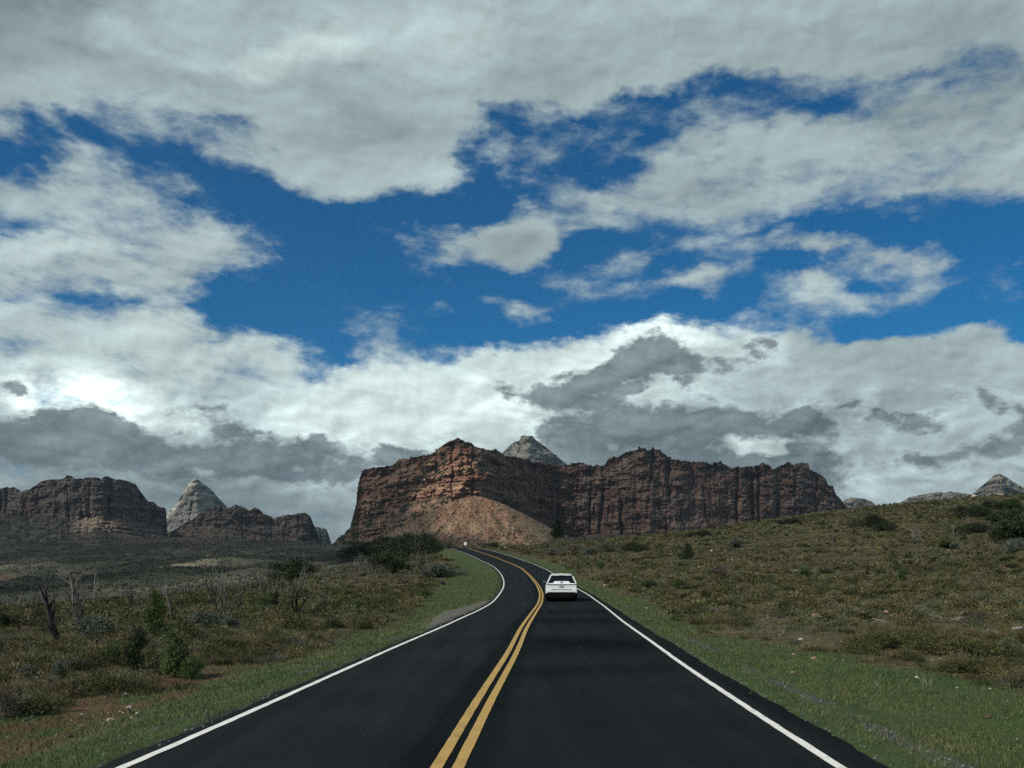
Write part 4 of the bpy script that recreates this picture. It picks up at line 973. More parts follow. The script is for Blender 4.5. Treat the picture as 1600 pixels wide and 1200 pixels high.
def proto_shrub(shape, pal, n, leaf, needle, seed):
    """unit-height plant : returns meshes for foliage and stem, height 1"""
    r = random.Random(seed); lobes = []
    if shape == 'cone':
        for i in range(13):
            z = .1+.82*i/12; w = .34*(1-z)**.75+.05; a = r.uniform(0, 6.28); lobes.append(((math.cos(a)*w*.35, math.sin(a)*w*.35, z), (w*r.uniform(.75, 1.1), w*r.uniform(.75, 1.1), .10)))
    elif shape == 'column':
        for i in range(11):
            z = .1+.8*i/10; w = .17*(1-abs(z-.4)*.9)+.03; a = r.uniform(0, 6.28); lobes.append(((math.cos(a)*w*.6, math.sin(a)*w*.6, z), (w*r.uniform(.7, 1.2), w*r.uniform(.7, 1.2), .11)))
    elif shape == 'round':
        for i in range(16):
            a = r.uniform(0, 6.28); q = r.uniform(0, .58); z = r.uniform(.2, .8)*(1-q*.5); lobes.append(((math.cos(a)*q, math.sin(a)*q, z), (.24*r.uniform(.7, 1.3), .24*r.uniform(.7, 1.3), .19*r.uniform(.7, 1.2))))
    elif shape == 'mound':
        for i in range(16):
            a = r.uniform(0, 6.28); q = r.uniform(0, 1.0); z = (.62-.42*q*q)*r.uniform(.55, 1); lobes.append(((math.cos(a)*q, math.sin(a)*q, z), (.36*r.uniform(.7, 1.2), .36*r.uniform(.7, 1.2), .30*r.uniform(.7, 1.1))))
    elif shape == 'tree':
        for i in range(18):
            a = r.uniform(0, 6.28); q = r.uniform(0, .5); z = r.uniform(.42, .88)-q*.2; lobes.append(((math.cos(a)*q, math.sin(a)*q, z), (.2*r.uniform(.6, 1.3), .2*r.uniform(.6, 1.3), .14*r.uniform(.7, 1.2))))
    V, FA, c = leafcloud(lobes, n, leaf, pal[0], pal[1], needle)
    f = link_mesh('foliage' if shape not in ('tree', 'cone', 'column') else 'crown', V, FA, M_LEAF, col=c)
    out = []
    rn = random.Random(seed+5)
    nst = 1 if shape in ('cone', 'column') else 5
    for i in range(nst):
        a = i/nst*6.28+rn.uniform(0, .8); tl = .9 if nst == 1 else .6
        twigs((math.cos(a)*.03*(nst > 1), math.sin(a)*.03*(nst > 1), -.04), (math.cos(a)*(.0 if nst == 1 else .5), math.sin(a)*(.0 if nst == 1 else .5), 1), tl, .028 if nst == 1 else .02, 1, rn, out, .2, .8)
    st = tubes_mesh('trunk' if shape in ('tree', 'cone', 'column') else 'stem', out, M_WOOD, None, (.045, .038, .032), (.07, .06, .05))
    return f, st
PROTO = {}
PSH = {}
def get_proto(kind):
    if kind in PROTO: return PROTO[kind]
    spec = {'juniper_a': ('cone', JBR, 5200, .020, True, 1), 'juniper_b': ('cone', JUN, 4200, .022, True, 2), 'sapling_a': ('column', JBR, 2600, .024, True, 3), 'sapling_b': ('column', JUN, 2600, .024, True, 4),
            'bush_a': ('round', JUN, 6500, .026, False, 5), 'bush_b': ('mound', OAK, 8500, .030, False, 6), 'tree_a': ('tree', OAK, 6500, .022, False, 7), 'tree_b': ('tree', JUN, 6500, .022, False, 8),
            'sage_a': ('mound', SAGE, 3800, .035, True, 9), 'sage_b': ('round', SAGE, 3200, .035, True, 10), 'dry_a': ('mound', GRY, 2600, .030, True, 11), 'dry_b': ('round', GRY, 2200, .032, True, 12),
            'olive_a': ('mound', OLV, 3400, .034, True, 13), 'green_a': ('round', JBR, 3800, .028, True, 14), 'green_b': ('mound', JUN, 4200, .032, True, 15)}[kind]
    PSH[kind] = spec[0]
    f, st = proto_shrub(*spec); PROTO[kind] = (f.data, st.data, f.name.split('.')[0], st.name.split('.')[0])
    bpy.data.objects.remove(f); bpy.data.objects.remove(st)
    return PROTO[kind]
def plant(kind, name, cat, px, py, hpx, label, group=None, wide=1.0, dmin=8):
    fm, sm, fn, sn = get_proto(kind)
    x, y, z = hit(px, py, dmin); h = max(hpx*1.14*y/F, .15)*(1.3 if (px < 700 or py > 950) and fm.name.startswith('foliage') and kind[:-2] in ('bush', 'sage', 'dry', 'olive') and PSH[kind] == 'mound' else 1)
    PLACED.append((x, y, .3*h*wide))
    e = empty(name, (x, y, z-.02*h), label, cat, group, rz=random.uniform(0, 6.28))
    e.scale = (h*wide, h*wide, h)
    for me, nm in ((fm, fn), (sm, sn)):
        q = bpy.data.objects.new(nm, me); C.objects.link(q); q.parent = e
    return e

JG = 'juniper saplings in the left field'
plant('juniper_a', 'juniper_tree', 'tree', 243, 994, 66, 'tallest bright green juniper in the left field, beside a pale snag', wide=.8)
plant('sapling_b', 'juniper_sapling', 'sapling', 213, 1045, 56, 'dark slim juniper sapling in front of the tallest left field juniper', wide=1.15)
plant('sapling_a', 'juniper_sapling', 'sapling', 272, 1060, 66, 'taller of two joined juniper saplings nearest the left verge', wide=1.0)
plant('green_a', 'juniper_shrub', 'shrub', 297, 1062, 40, 'bushy low juniper growing against the taller sapling near the left verge', wide=.85)
plant('green_a', 'green_shrub', 'shrub', 174, 1032, 30, 'small round green shrub left of the dark slim sapling', wide=.9)
plant('sage_a', 'sage_shrub', 'shrub', 138, 992, 26, 'blue grey sagebrush at the foot of the forked dead tree', wide=1.25)
plant('sage_b', 'sage_shrub', 'shrub', 45, 1062, 24, 'pale grey green sage clump low in the left field near the frame edge', wide=1.1)
plant('sage_b', 'sage_shrub', 'shrub', 92, 1058, 24, 'grey green sage clump just right of the pale clump by the frame edge', wide=1.0)
plant('dry_a', 'dry_shrub', 'shrub', 14, 1122, 34, 'grey leafless looking brush clump at the very left edge above the verge', wide=1.1)
plant('olive_a', 'olive_shrub', 'shrub', 72, 1115, 28, 'dark olive brush clump beside the grey clump at the left edge', wide=1.0)
plant('olive_a', 'olive_shrub', 'shrub', 150, 1080, 24, 'olive brush mound on the edge of the stony dirt patch', wide=1.2)
plant('dry_b', 'dry_shrub', 'shrub', 118, 1046, 22, 'tan dry brush between the sage clumps and the left field saplings', wide=1.4)
plant('green_b', 'green_shrub', 'shrub', 66, 968, 16, 'small green bush left of the thick dead trunk', wide=1.0)
plant('green_b', 'green_shrub', 'shrub', 2, 980, 24, 'green bush cut by the left edge of the view', wide=.8)
plant('sage_a', 'sage_shrub', 'shrub', 322, 980, 22, 'silvery sagebrush between the pale snag and the cluster of thin snags', wide=1.4)
plant('sage_b', 'sage_shrub', 'shrub', 358, 980, 16, 'small blue grey sage below the fallen white branch', wide=1.3)
plant('green_a', 'green_shrub', 'shrub', 412, 950, 22, 'green shrub between the thin snags and the blackened dead tree', wide=.9)
plant('sapling_b', 'juniper_sapling', 'sapling', 430, 946, 20, 'tiny dark juniper sapling just left of the blackened dead tree', wide=1.3)
plant('bush_a', 'oak_tree', 'tree', 455, 908, 40, 'broad dark tree standing alone above the blackened dead tree', wide=1.15)
plant('bush_a', 'juniper_bush', 'bush', 612, 896, 42, 'big round dark green bush in front of the thicket left of the road crest', wide=1.0)
plant('bush_b', 'scrub_oak_bush', 'bush', 578, 876, 24, 'left end bush of the thicket by the road crest', wide=1.3)
plant('bush_b', 'scrub_oak_bush', 'bush', 600, 864, 20, 'low dark bush at the back of the thicket above the big round bush', wide=1.6)
plant('bush_b', 'scrub_oak_bush', 'bush', 640, 868, 28, 'middle bush of the thicket left of the road crest', wide=1.25)
plant('bush_b', 'scrub_oak_bush', 'bush', 668, 866, 26, 'right end bush of the thicket nearest the road crest', wide=1.0)
plant('dry_a', 'sage_shrub', 'shrub', 590, 892, 16, 'brown leafless brush against the left side of the big round bush', wide=1.6)
plant('sage_a', 'rabbitbrush', 'shrub', 684, 903, 21, 'pale silvery rabbitbrush beside the green inside of the bend', wide=1.3)
plant('sage_b', 'rabbitbrush', 'shrub', 664, 902, 15, 'smaller grey brush touching the pale rabbitbrush', wide=1.1)
plant('green_a', 'green_shrub', 'shrub', 661, 936, 19, 'green shrub at the foot of the charred stub below the rabbitbrush', wide=.9)
plant('green_a', 'green_shrub', 'shrub', 558, 952, 16, 'small blue green shrub above a grey tuft in mid left field', wide=.9)
plant('sage_b', 'sage_shrub', 'shrub', 559, 958, 8, 'small pale grey tuft just below the blue green shrub', wide=1.4)
plant('sage_b', 'sage_shrub', 'shrub', 691, 914, 7, 'tiny blue green sage below the pale rabbitbrush', wide=1.4)
plant('olive_a', 'olive_shrub', 'shrub', 586, 972, 9, 'olive tussock shrub near the gravel turnout', wide=1.3)
plant('juniper_b', 'juniper_tree', 'tree', 871, 838, 27, 'dark juniper on the crest right of the road against the mesa', wide=1.1, dmin=60)
plant('bush_a', 'juniper_bush', 'bush', 772, 857, 11, 'small dark bush where the road disappears over the crest', wide=1.2, dmin=60)
plant('bush_b', 'juniper_bush', 'bush', 990, 861, 15, 'flat dark green bush on the right bank above the car', wide=1.3, dmin=60)
plant('juniper_b', 'juniper_tree', 'tree', 1074, 874, 24, 'dark pointed juniper alone in the middle of the right hillside', wide=1.1, dmin=60)
plant('dry_b', 'dry_shrub', 'shrub', 1123, 901, 22, 'dark twiggy brown shrub halfway up the right hillside', wide=1.0, dmin=50)
plant('sage_b', 'sage_shrub', 'shrub', 1149, 856, 17, 'pale grey green sage on the upper right hillside above the twiggy shrub', wide=1.1, dmin=50)
plant('sage_a', 'sage_shrub', 'shrub', 862, 868, 14, 'pale sagebrush on the bank just right of the road bend', wide=1.1, dmin=50)
plant('sage_a', 'sage_shrub', 'shrub', 925, 867, 14, 'pale yellow green sage on the bank above the cut red earth', wide=1.1, dmin=50)
plant('dry_a', 'dry_shrub', 'shrub', 892, 868, 20, 'large grey leafless brush on the bank between two sage clumps', wide=1.5, dmin=50)
plant('dry_a', 'dry_shrub', 'shrub', 955, 862, 16, 'grey brown brush right of the yellow green sage on the bank', wide=1.6, dmin=50)
plant('green_a', 'green_shrub', 'shrub', 937, 888, 12, 'bright green shrub on top of the red cut bank', wide=.8, dmin=50)
plant('sapling_a', 'juniper_sapling', 'sapling', 1059, 921, 16, 'small slim green sapling right of a low green clump on the hillside', wide=1.4, dmin=40)
plant('green_b', 'green_shrub', 'shrub', 1018, 920, 14, 'low green clump on the hillside just above the right verge', wide=1.3, dmin=40)
plant('green_a', 'green_shrub', 'shrub', 1030, 930, 10, 'lower of the green shrubs on the hillside just above the right verge', wide=1.0, dmin=40)
plant('green_a', 'green_shrub', 'shrub', 1257, 901, 18, 'green shrub growing behind the fallen pale logs', wide=1.2, dmin=40)
plant('green_b', 'green_shrub', 'shrub', 1289, 900, 12, 'dark green shrub just right of the fallen pale logs', wide=1.4, dmin=40)
plant('sapling_a', 'juniper_sapling', 'sapling', 1409, 909, 18, 'small green sapling right of the crooked snag on the hillside', wide=1.3, dmin=40)
plant('bush_a', 'green_shrub', 'shrub', 1460, 880, 11, 'round dark green shrub high on the right hillside', wide=1.1, dmin=40)
plant('bush_a', 'green_shrub', 'shrub', 1480, 857, 15, 'dark green shrub beside pale brush on the far right hillside', wide=1.1, dmin=40)
plant('bush_a', 'green_shrub', 'shrub', 1568, 880, 11, 'small dark green shrub below the silvery brush at the right edge', wide=1.1, dmin=40)
plant('bush_b', 'scrub_oak_bush', 'bush', 1360, 824, 22, 'left of two dark oak clumps high on the right hillside', wide=1.1, dmin=60)
plant('bush_b', 'scrub_oak_bush', 'bush', 1383, 829, 14, 'right of two dark oak clumps high on the right hillside', wide=1.3, dmin=60)
plant('bush_b', 'scrub_oak_bush', 'bush', 1530, 808, 18, 'dark green bush under the skyline in front of the pale pyramid', wide=1.6, dmin=60)
plant('bush_a', 'scrub_oak_bush', 'bush', 1560, 820, 22, 'broad green bush left of the black tree at the right edge', wide=1.6, dmin=60)
plant('bush_a', 'oak_tree', 'tree', 1600, 850, 62, 'tall nearly black tree cut by the right edge of the view', wide=.95, dmin=60)
plant('bush_b', 'scrub_oak_bush', 'bush', 1500, 800, 10, 'low dark bush on the skyline left of the broad green bush', wide=1.5, dmin=60)
plant('bush_b', 'scrub_oak_bush', 'bush', 1545, 796, 14, 'flat dark bush on the skyline below the right foot of the pyramid', wide=1.6, dmin=60)
plant('bush_a', 'scrub_oak_bush', 'bush', 1578, 800, 24, 'dark bush rising behind the tall black tree at the right edge', wide=1.3, dmin=60)
plant('bush_b', 'scrub_oak_bush', 'bush', 1528, 832, 16, 'lowest dark bush left of the tall black tree on the right hillside', wide=1.8, dmin=60)
plant('bush_b', 'juniper_bush', 'bush', 1240, 818, 9, 'long low dark brush under the right end of the long mesa', wide=2.4, dmin=60)
plant('sage_a', 'sage_shrub', 'shrub', 1588, 860, 22, 'silvery brush below the black tree at the right edge', wide=1.3, dmin=60)
plant('sage_b', 'sage_shrub', 'shrub', 1491, 858, 12, 'pale brush touching the dark green shrub on the far right hillside', wide=1.1, dmin=60)
plant('bush_b', 'juniper_bush', 'bush', 1100, 838, 10, 'wide low dark brush under the leafless bush on the skyline', wide=2.2, dmin=60)
plant('olive_a', 'olive_shrub', 'shrub', 1352, 1022, 20, 'dark olive shrub alone on the stony green verge at right', wide=.95)
plant('olive_a', 'olive_shrub', 'shrub', 1505, 1052, 22, 'left of two round olive shrubs standing out on the right verge', wide=1.0)
plant('olive_a', 'olive_shrub', 'shrub', 1538, 1055, 25, 'right of two round olive shrubs standing out on the right verge', wide=1.05)
plant('olive_a', 'olive_shrub', 'shrub', 1395, 1012, 24, 'left of three olive brush mounds along the verge edge at right', wide=1.7)
plant('olive_a', 'olive_shrub', 'shrub', 1455, 1020, 28, 'middle of three olive brush mounds along the verge edge at right', wide=1.5)
plant('olive_a', 'olive_shrub', 'shrub', 1525, 1028, 28, 'right of three olive brush mounds along the verge edge at right', wide=1.6)
plant('dry_a', 'dry_shrub', 'shrub', 1532, 974, 16, 'reddish tan brush mound behind the driftwood pile at right', wide=1.2)

# ------------------------------------------------------------------ dead trees and snags
DEAD = ((.030, .026, .024), (.055, .050, .046)); PALE = ((.045, .041, .037), (.22, .21, .19)); MIDG = ((.05, .045, .04), (.15, .14, .12))
def dead_tree(px, py, hpx, label, stems, pal, depth=2, rad=.018, dmin=8, cat='dead tree', name='dead_tree', seed=0, up=.3, spread=.9, tl=1.0, bend=None):
    """stems: list of (dx, dz, len) directions in units of the tree's height"""
    x, y, z = hit(px, py, dmin); h = hpx*y/F; PLACED.append((x, y, .12*h+.1)); rnd = random.Random(seed+int(px))
    e = empty(name, (x, y, z-.03*h), label, cat)
    hpx *= 1.08; h *= 1.08; rpx = max(rad, .95/hpx)*1.35
    for i, (dx, dz, ln) in enumerate(stems):
        out = []
        twigs((rnd.uniform(-.02, .02)*h, rnd.uniform(-.02, .02)*h, 0), (dx, rnd.uniform(-.25, .25), dz), ln*h*tl, rpx*h*(1 if i == 0 else .75), depth, rnd, out, up, spread)
        main = out[:1]; rest = out[1:]
        p = tubes_mesh('trunk' if i == 0 else 'limb', main, M_WOOD, e, pal[0], pal[1], 6, h)
        if rest: tubes_mesh('twigs', rest, M_WOOD, p, pal[0], pal[1], 4, h)
    return e
dead_tree(88, 1003, 82, 'thick ragged dark dead trunk in the left field', [(.02, 1, .95), (.25, 1, .35), (-.3, .9, .3)], DEAD, 1, .055, up=.5, spread=.5)
dead_tree(126, 974, 72, 'forked dead tree with two pale bare tops left of the tallest juniper', [(-.35, 1, 1.0), (.25, 1, .8), (.05, 1, .9), (-.7, .7, .4)], PALE, 1, .022, up=.5, spread=.7)
dead_tree(147, 946, 44, 'leaning pale snag with a dark base right of the forked dead tree', [(.2, 1, 1.0), (.5, .5, .35)], PALE, 1, .022, up=.6, spread=.5)
dead_tree(185, 958, 26, 'low twisted dead branches behind the blue grey sagebrush', [(1, .5, 1.2), (.8, .2, 1.3), (-.6, .5, .7)], DEAD, 2, .03)
dead_tree(270, 968, 62, 'straight pale snag standing right beside the tallest juniper', [(-.03, 1, 1.0), (.6, .8, .3)], PALE, 0, .030, up=.5, spread=.4)
dead_tree(30, 985, 32, 'thin grey snag near the left edge of the field', [(.05, 1, 1.0), (.4, .7, .4)], MIDG, 1, .02)
dead_tree(349, 958, 66, 'tallest pale stem in the cluster of thin snags', [(-.06, 1, 1.0), (.08, 1, .9), (.15, 1, .75)], PALE, 1, .02, up=.5, spread=.6)
dead_tree(360, 956, 58, 'grey stem with fine twigs right of the tallest thin snag', [(.12, 1, 1.0), (.4, .9, .7), (-.5, .8, .5)], MIDG, 2, .016, up=.4)
dead_tree(372, 952, 50, 'twiggy right member of the cluster of thin snags', [(.3, 1, 1.0), (.7, .6, .8), (-.2, 1, .9)], DEAD, 2, .014, up=.4)
dead_tree(338, 952, 44, 'bushy leafless left member of the cluster of thin snags', [(-.3, 1, 1.0), (.1, 1, .9), (-.7, .6, .6)], DEAD, 2, .014, up=.4)
dead_tree(392, 951, 18, 'dark fallen branches trailing right of the thin snags', [(1, .35, 1.8), (.9, .15, 2.0), (-.6, .3, 1.3)], DEAD, 2, .04)
dead_tree(462, 957, 40, 'blackened dead tree with spreading crooked limbs', [(.3, 1, 1.0), (-.35, 1, .85), (.8, .7, .9), (-.8, .6, .7), (.0, 1, .7)], ((.014,.013,.013),(.025,.024,.023)), 1, .04, up=.25, spread=.8)
dead_tree(468, 930, 44, 'pair of slim grey stems behind the blackened dead tree', [(.02, 1, 1.0), (-.08, 1, .9)], PALE, 1, .014, up=.5, spread=.6)
dead_tree(492, 958, 22, 'drooping dark dead branch right of the blackened dead tree', [(.7, .8, 1.1), (.9, .3, 1.2)], DEAD, 2, .035)
dead_tree(528, 926, 24, 'small brown dead sapling in mid left field', [(.05, 1, 1.0), (-.5, .8, .7), (.5, .8, .6)], MIDG, 2, .024)
dead_tree(570, 930, 26, 'dark dead shrub with one long limb reaching right', [(.9, .75, 1.1), (-.5, .8, .7), (-.8, .4, .6), (.1, 1, .6)], DEAD, 1, .035)
dead_tree(642, 934, 20, 'charred stub with upright twigs left of a green shrub', [(.1, 1, 1.0), (-.5, .8, .8), (.5, .8, .8), (-.2, 1, .9)], DEAD, 1, .03)
dead_tree(655, 892, 40, 'slender grey dead tree with white base in front of the thicket', [(-.05, 1, 1.0), (.25, 1, .8), (-.4, .9, .5), (.5, .8, .5)], MIDG, 2, .018, up=.4)
dead_tree(632, 912, 18, 'tangle of reddish dead twigs below the slender dead tree', [(.5, .8, 1), (-.6, .7, .9), (0, 1, .9), (.9, .4, .8)], MIDG, 2, .02)
dead_tree(1112, 828, 42, 'leafless fan shaped bush standing on the right skyline', [(.05, 1, 1.0), (.35, 1, .95), (-.35, 1, .9), (.65, .9, .8), (-.65, .9, .8), (.15, 1, .95)], DEAD, 2, .012, dmin=60, up=.4, cat='leafless bush', name='leafless_bush')
dead_tree(1057, 836, 30, 'single pale bare pole on the right skyline', [(.0, 1, 1.0)], PALE, 0, .018, dmin=60, up=.8, spread=.2)
dead_tree(1351, 904, 38, 'crooked dark snag standing alone on the right hillside', [(.12, 1, 1.0), (.5, .8, .3)], DEAD, 1, .022, dmin=50, up=.5, spread=.5)
dead_tree(1275, 907, 18, 'small grey fork sticking up beside the fallen pale logs', [(.3, 1, 1.0), (-.2, 1, .7)], MIDG, 1, .03, dmin=50)
dead_tree(1040, 909, 12, 'low grey dead branches left of the slim green sapling', [(-1, .35, 1.8), (.4, .8, .8), (-.5, .6, .8)], MIDG, 1, .05, dmin=50)
dead_tree(1302, 848, 20, 'faint grey snag on the upper right hillside below the long mesa', [(.1, 1, 1.0), (-.3, 1, .6)], MIDG, 1, .02, dmin=60)
dead_tree(1428, 850, 26, 'thin pale dead stems among dark brush on the right hillside', [(.0, 1, 1.0), (.4, .9, .7), (-.5, .8, .6)], PALE, 2, .014, dmin=60)
dead_tree(1490, 838, 14, 'short pale stump with one branch high on the right hillside', [(.1, 1, 1.0), (.7, .8, .5)], PALE, 1, .035, dmin=60)
dead_tree(1398, 892, 12, 'tiny dark twig snag right of the crooked snag', [(.1, 1, 1.0), (-.6, .7, .6)], DEAD, 1, .03, dmin=60)

dead_tree(205, 946, 30, 'lone dark snag left of the tallest juniper at the field edge', [(.1, 1, 1.0), (-.5, .8, .6), (.5, .9, .5)], DEAD, 1, .03)
dead_tree(300, 940, 30, 'small dark snag between the pale snag and the thin snag cluster', [(-.15, 1, 1.0), (.5, .8, .7)], DEAD, 1, .03)
dead_tree(240, 930, 24, 'short grey snag on the field edge above the tallest juniper', [(.05, 1, 1.0), (.5, .9, .5)], MIDG, 1, .03)
dead_tree(408, 935, 30, 'dark bare trunk on the field edge right of the thin snags', [(.1, 1, 1.0), (-.4, .9, .7), (.6, .8, .6)], DEAD, 2, .025)
dead_tree(58, 955, 34, 'slim grey snag left of the thick ragged trunk', [(-.05, 1, 1.0), (.4, .9, .5)], MIDG, 1, .022)
dead_tree(556, 912, 20, 'little bare grey tree below the left end of the thicket', [(.1, 1, 1.0), (-.5, .8, .8), (.6, .8, .7)], MIDG, 2, .025)
dead_tree(420, 915, 22, 'faint bare tree left of the broad dark tree', [(0, 1, 1.0), (-.5, .9, .7), (.4, .9, .8)], DEAD, 2, .025)

# dry yucca-like stalk clump near the right verge
def stalks(px, py, hpx, label, n, pal, spread=.35):
    x, y, z = hit(px, py); h = hpx*y/F; e = empty('dry_stalks', (x, y, z), label, 'dry grass clump')
    for i in range(n):
        a = random.uniform(-1, 1)*spread; b = random.uniform(-.3, .3); hh = h*random.uniform(.5, 1)
        bx = random.uniform(-.15, .15)*h
        path = [(bx, b*.1, -.02), (bx+a*hh*.4, b*hh*.4, hh*.55), (bx+a*hh, b*hh, hh)]
        tubes_mesh('stalk', [(path, [.007*h*2, .006*h*2, .003*h*2])], M_WOOD, e, pal[0], pal[1], 4, h)
stalks(1448, 1085, 34, 'upright pale dry stalks standing in the green right verge', 16, ((.10, .11, .06), (.30, .29, .20)))
stalks(1137, 1036, 14, 'short pale dry stalks by the gravel streak on the right verge', 7, ((.10, .11, .06), (.28, .27, .18)))
stalks(1306, 988, 16, 'thin pale twigs among the small stones at the right verge edge', 4, ((.14, .13, .10), (.30, .29, .24)))

# ------------------------------------------------------------------ stones, logs, driftwood
def rock_mesh(seed, flat=.6):
    import bmesh
    bm = bmesh.new(); bmesh.ops.create_icosphere(bm, subdivisions=3, radius=1)
    rr = random.Random(seed); cuts = [(Vector((rr.gauss(0, 1), rr.gauss(0, 1), rr.gauss(0, .8))).normalized(), rr.uniform(.45, .8)) for _ in range(9)]
    for v in bm.verts:
        for nrm, d in cuts:
            k = v.co.dot(nrm)
            if k > d: v.co -= nrm*(k-d)*.92
    co = np.array([v.co[:] for v in bm.verts]); n = fbm(co[:, 0]*2+seed, co[:, 1]*2, co[:, 2]*2, 3)
    for v, q in zip(bm.verts, n): v.co *= 1+.12*q; v.co.z *= flat
    me = bpy.data.meshes.new('stone'); bm.to_mesh(me); bm.free()
    return np.array([v.co[:] for v in me.vertices]), np.array([p.vertices[:] for p in me.polygons])
ROCKS = [rock_mesh(s, f) for s, f in ((1, .6), (2, .5), (3, .7), (4, .4), (5, .62))]
RCOL = {'white': (.38, .365, .335), 'tan': (.36, .29, .22), 'pink': (.34, .22, .17), 'grey': (.17, .17, .165), 'dark': (.035, .032, .030), 'red': (.19, .09, .06)}
def rock(px, py, wpx, label, colr='white', group=None, name='stone', cat='stone', asp=1.0, dmin=8):
    x, y, z = hit(px, py, dmin); w = wpx*y/F*.5
    if wpx > 4.6: PLACED.append((x, y, w+.06))
    Vv, Ff = random.choice(ROCKS); c = np.array(RCOL[colr])*random.uniform(.85, 1.15)
    col = mixc(c*.8, c*1.15, sst(-.4, .4, fbm(Vv[:, 0]*2+px, Vv[:, 1]*2, Vv[:, 2]*2, 3)))
    o = link_mesh(name, Vv*np.array([w, w*.8, w*asp]), Ff, M_STONE, col=col, loc=(x, y, z+w*asp*.18))
    o.rotation_euler = (random.uniform(-.2, .2), random.uniform(-.2, .2), random.uniform(-.5, .5))
    return tag(o, label, cat, group)
SG = 'pale stones on the bare dirt left of the road'
rock(202, 1107, 10, 'topmost pale stone of the group on the bare dirt left of the road', 'white', SG)
rock(215, 1116, 9, 'rightmost rounded stone of the group on the bare dirt left of the road', 'white', SG)
rock(173, 1126, 12, 'largest pinkish stone of the group on the bare dirt left of the road', 'tan', SG)
for a in [(193, 1115, 6), (178, 1114, 6), (207, 1122, 9), (157, 1127, 5), (188, 1113, 5), (171, 1115, 5), (160, 1131, 4), (196, 1128, 5), (119, 1130, 6)]:
    rock(*a, 'small pale stone scattered around the larger ones on the bare dirt left of the road', random.choice(['white', 'tan', 'grey']), SG)
rock(128, 1118, 7, 'flat whitish stone upslope of the stone group near the left edge', 'white')
rock(67, 1115, 9, 'pale angular stone in the brush near the left edge', 'white')
rock(197, 1085, 6, 'white chip above the stone group in the left field', 'white')
rock(127, 1134, 8, 'long flat cream stone below the stone group', 'white', asp=.4)
rock(113, 1152, 16, 'dark brown earthy boulder at the edge of the left verge', 'dark', name='boulder', cat='boulder', asp=.8)
rock(12, 1153, 7, 'pale stone at the very left edge above the verge', 'white')
rock(76, 1148, 5, 'lone pale pebble left of the dark brown boulder', 'white')
rock(474, 997, 9, 'bright white stone half hidden in grass of mid left field', 'white', asp=.5)
rock(510, 994, 7, 'small white stone right of the other white stone in mid left field', 'white', asp=.6)
rock(540, 999, 15, 'dark grey boulder near the start of the left verge', 'dark', name='boulder', cat='boulder', asp=.6)
rock(567, 900, 15, 'dark boulder with a light top below the thicket', 'dark', name='boulder', cat='boulder', asp=.9)
rock(563, 892, 9, 'tan slab lying on top of the dark boulder below the thicket', 'tan', asp=.4)
rock(592, 999, 5, 'white stone beside the gravel turnout', 'white')
rock(304, 1005, 4, 'tiny white stone right of the joined juniper saplings', 'white')
rock(684, 901, 4, 'white stone at the foot of the pale rabbitbrush', 'white', dmin=40)
rock(1275, 963, 24, 'pale pink boulder half buried on the right hillside', 'pink', name='boulder', cat='boulder', asp=.6)
rock(1222, 966, 14, 'black lump of burnt root left of the pale pink boulder', 'dark', asp=.8)
rock(1385, 957, 9, 'small pink stone above the tangled grey branches', 'pink')
rock(1500, 967, 20, 'cream boulder in the driftwood pile on the right', 'tan', name='boulder', cat='boulder', asp=.5)
rock(1590, 982, 22, 'flat cream slab at the right edge of the hillside', 'white', name='boulder', cat='boulder', asp=.3)
rock(1112, 861, 6, 'white stone on the upper right hillside left of pale sage', 'white', dmin=50)
rock(1239, 1052, 8, 'pinkish stone on the right verge left of the dry stalks', 'pink')
rock(1240, 1024, 8, 'upper pale stone of the stony strip on the right verge', 'tan')
rock(1251, 1000, 12, 'whitish broken stone at the head of the right verge', 'white')
rock(1346, 1000, 7, 'bright white stone beside the lone olive shrub on the right verge', 'white')
rock(1315, 1003, 5, 'white stone between the broken stone and the lone olive shrub', 'white')
rock(1272, 1030, 9, 'reddish tan stone in the middle of the stony strip', 'pink')
rock(1318, 1032, 8, 'thin cream slab right of the stony strip', 'white', asp=.35)
rock(1470, 1031, 7, 'white stone below the middle olive brush mound', 'white')
rock(1457, 1032, 5, 'small white stone left of the one below the olive brush mound', 'white')
rock(1432, 1059, 8, 'pale stone touching the top of the dry stalks', 'white')
rock(1496, 1075, 6, 'white stone right of the dry stalks', 'white')
rock(1547, 1077, 7, 'white stone far right on the green verge', 'white')
rock(1345, 1120, 8, 'pale flat stone by the gravel streak on the right verge', 'tan', asp=.4)
rock(1543, 1122, 16, 'brown clod near the right edge of the verge', 'red', asp=.6)
rock(1010, 951, 5, 'white stone on the edge between right verge and hillside', 'white', dmin=30)
rock(945, 915, 6, 'pale stone in the verge just above the car', 'white', dmin=30)
rock(983, 919, 6, 'pale stone on the low bank right of the car', 'tan', dmin=30)
rock(1065, 957, 5, 'small white stone at the hill foot right of the car', 'white', dmin=30)
rock(884, 838, 5, 'white rock on the crest right of the dark juniper', 'white', dmin=60)
rock(789, 851, 5, 'white rock at the right of the road crest', 'white', dmin=60)
rock(951, 829, 6, 'pale rock on the skyline above the bank', 'white', dmin=60)
rock(1586, 842, 5, 'pale stone under the black tree at the right edge', 'white', dmin=60)
RV = 'tiny pale stones dotted over the right verge'
for i in range(14):
    px = random.uniform(1180, 1590); py = random.uniform(995, 1185)
    if px < 1000+ (py-950)*1.35+150: px = random.uniform(1450, 1590)
    rock(px, py, random.uniform(2.5, 4.5), 'tiny pale stone dotted over the green verge right of the road', random.choice(['white', 'tan', 'grey']), RV)
RL = 'tiny pale stones dotted over the left verge'
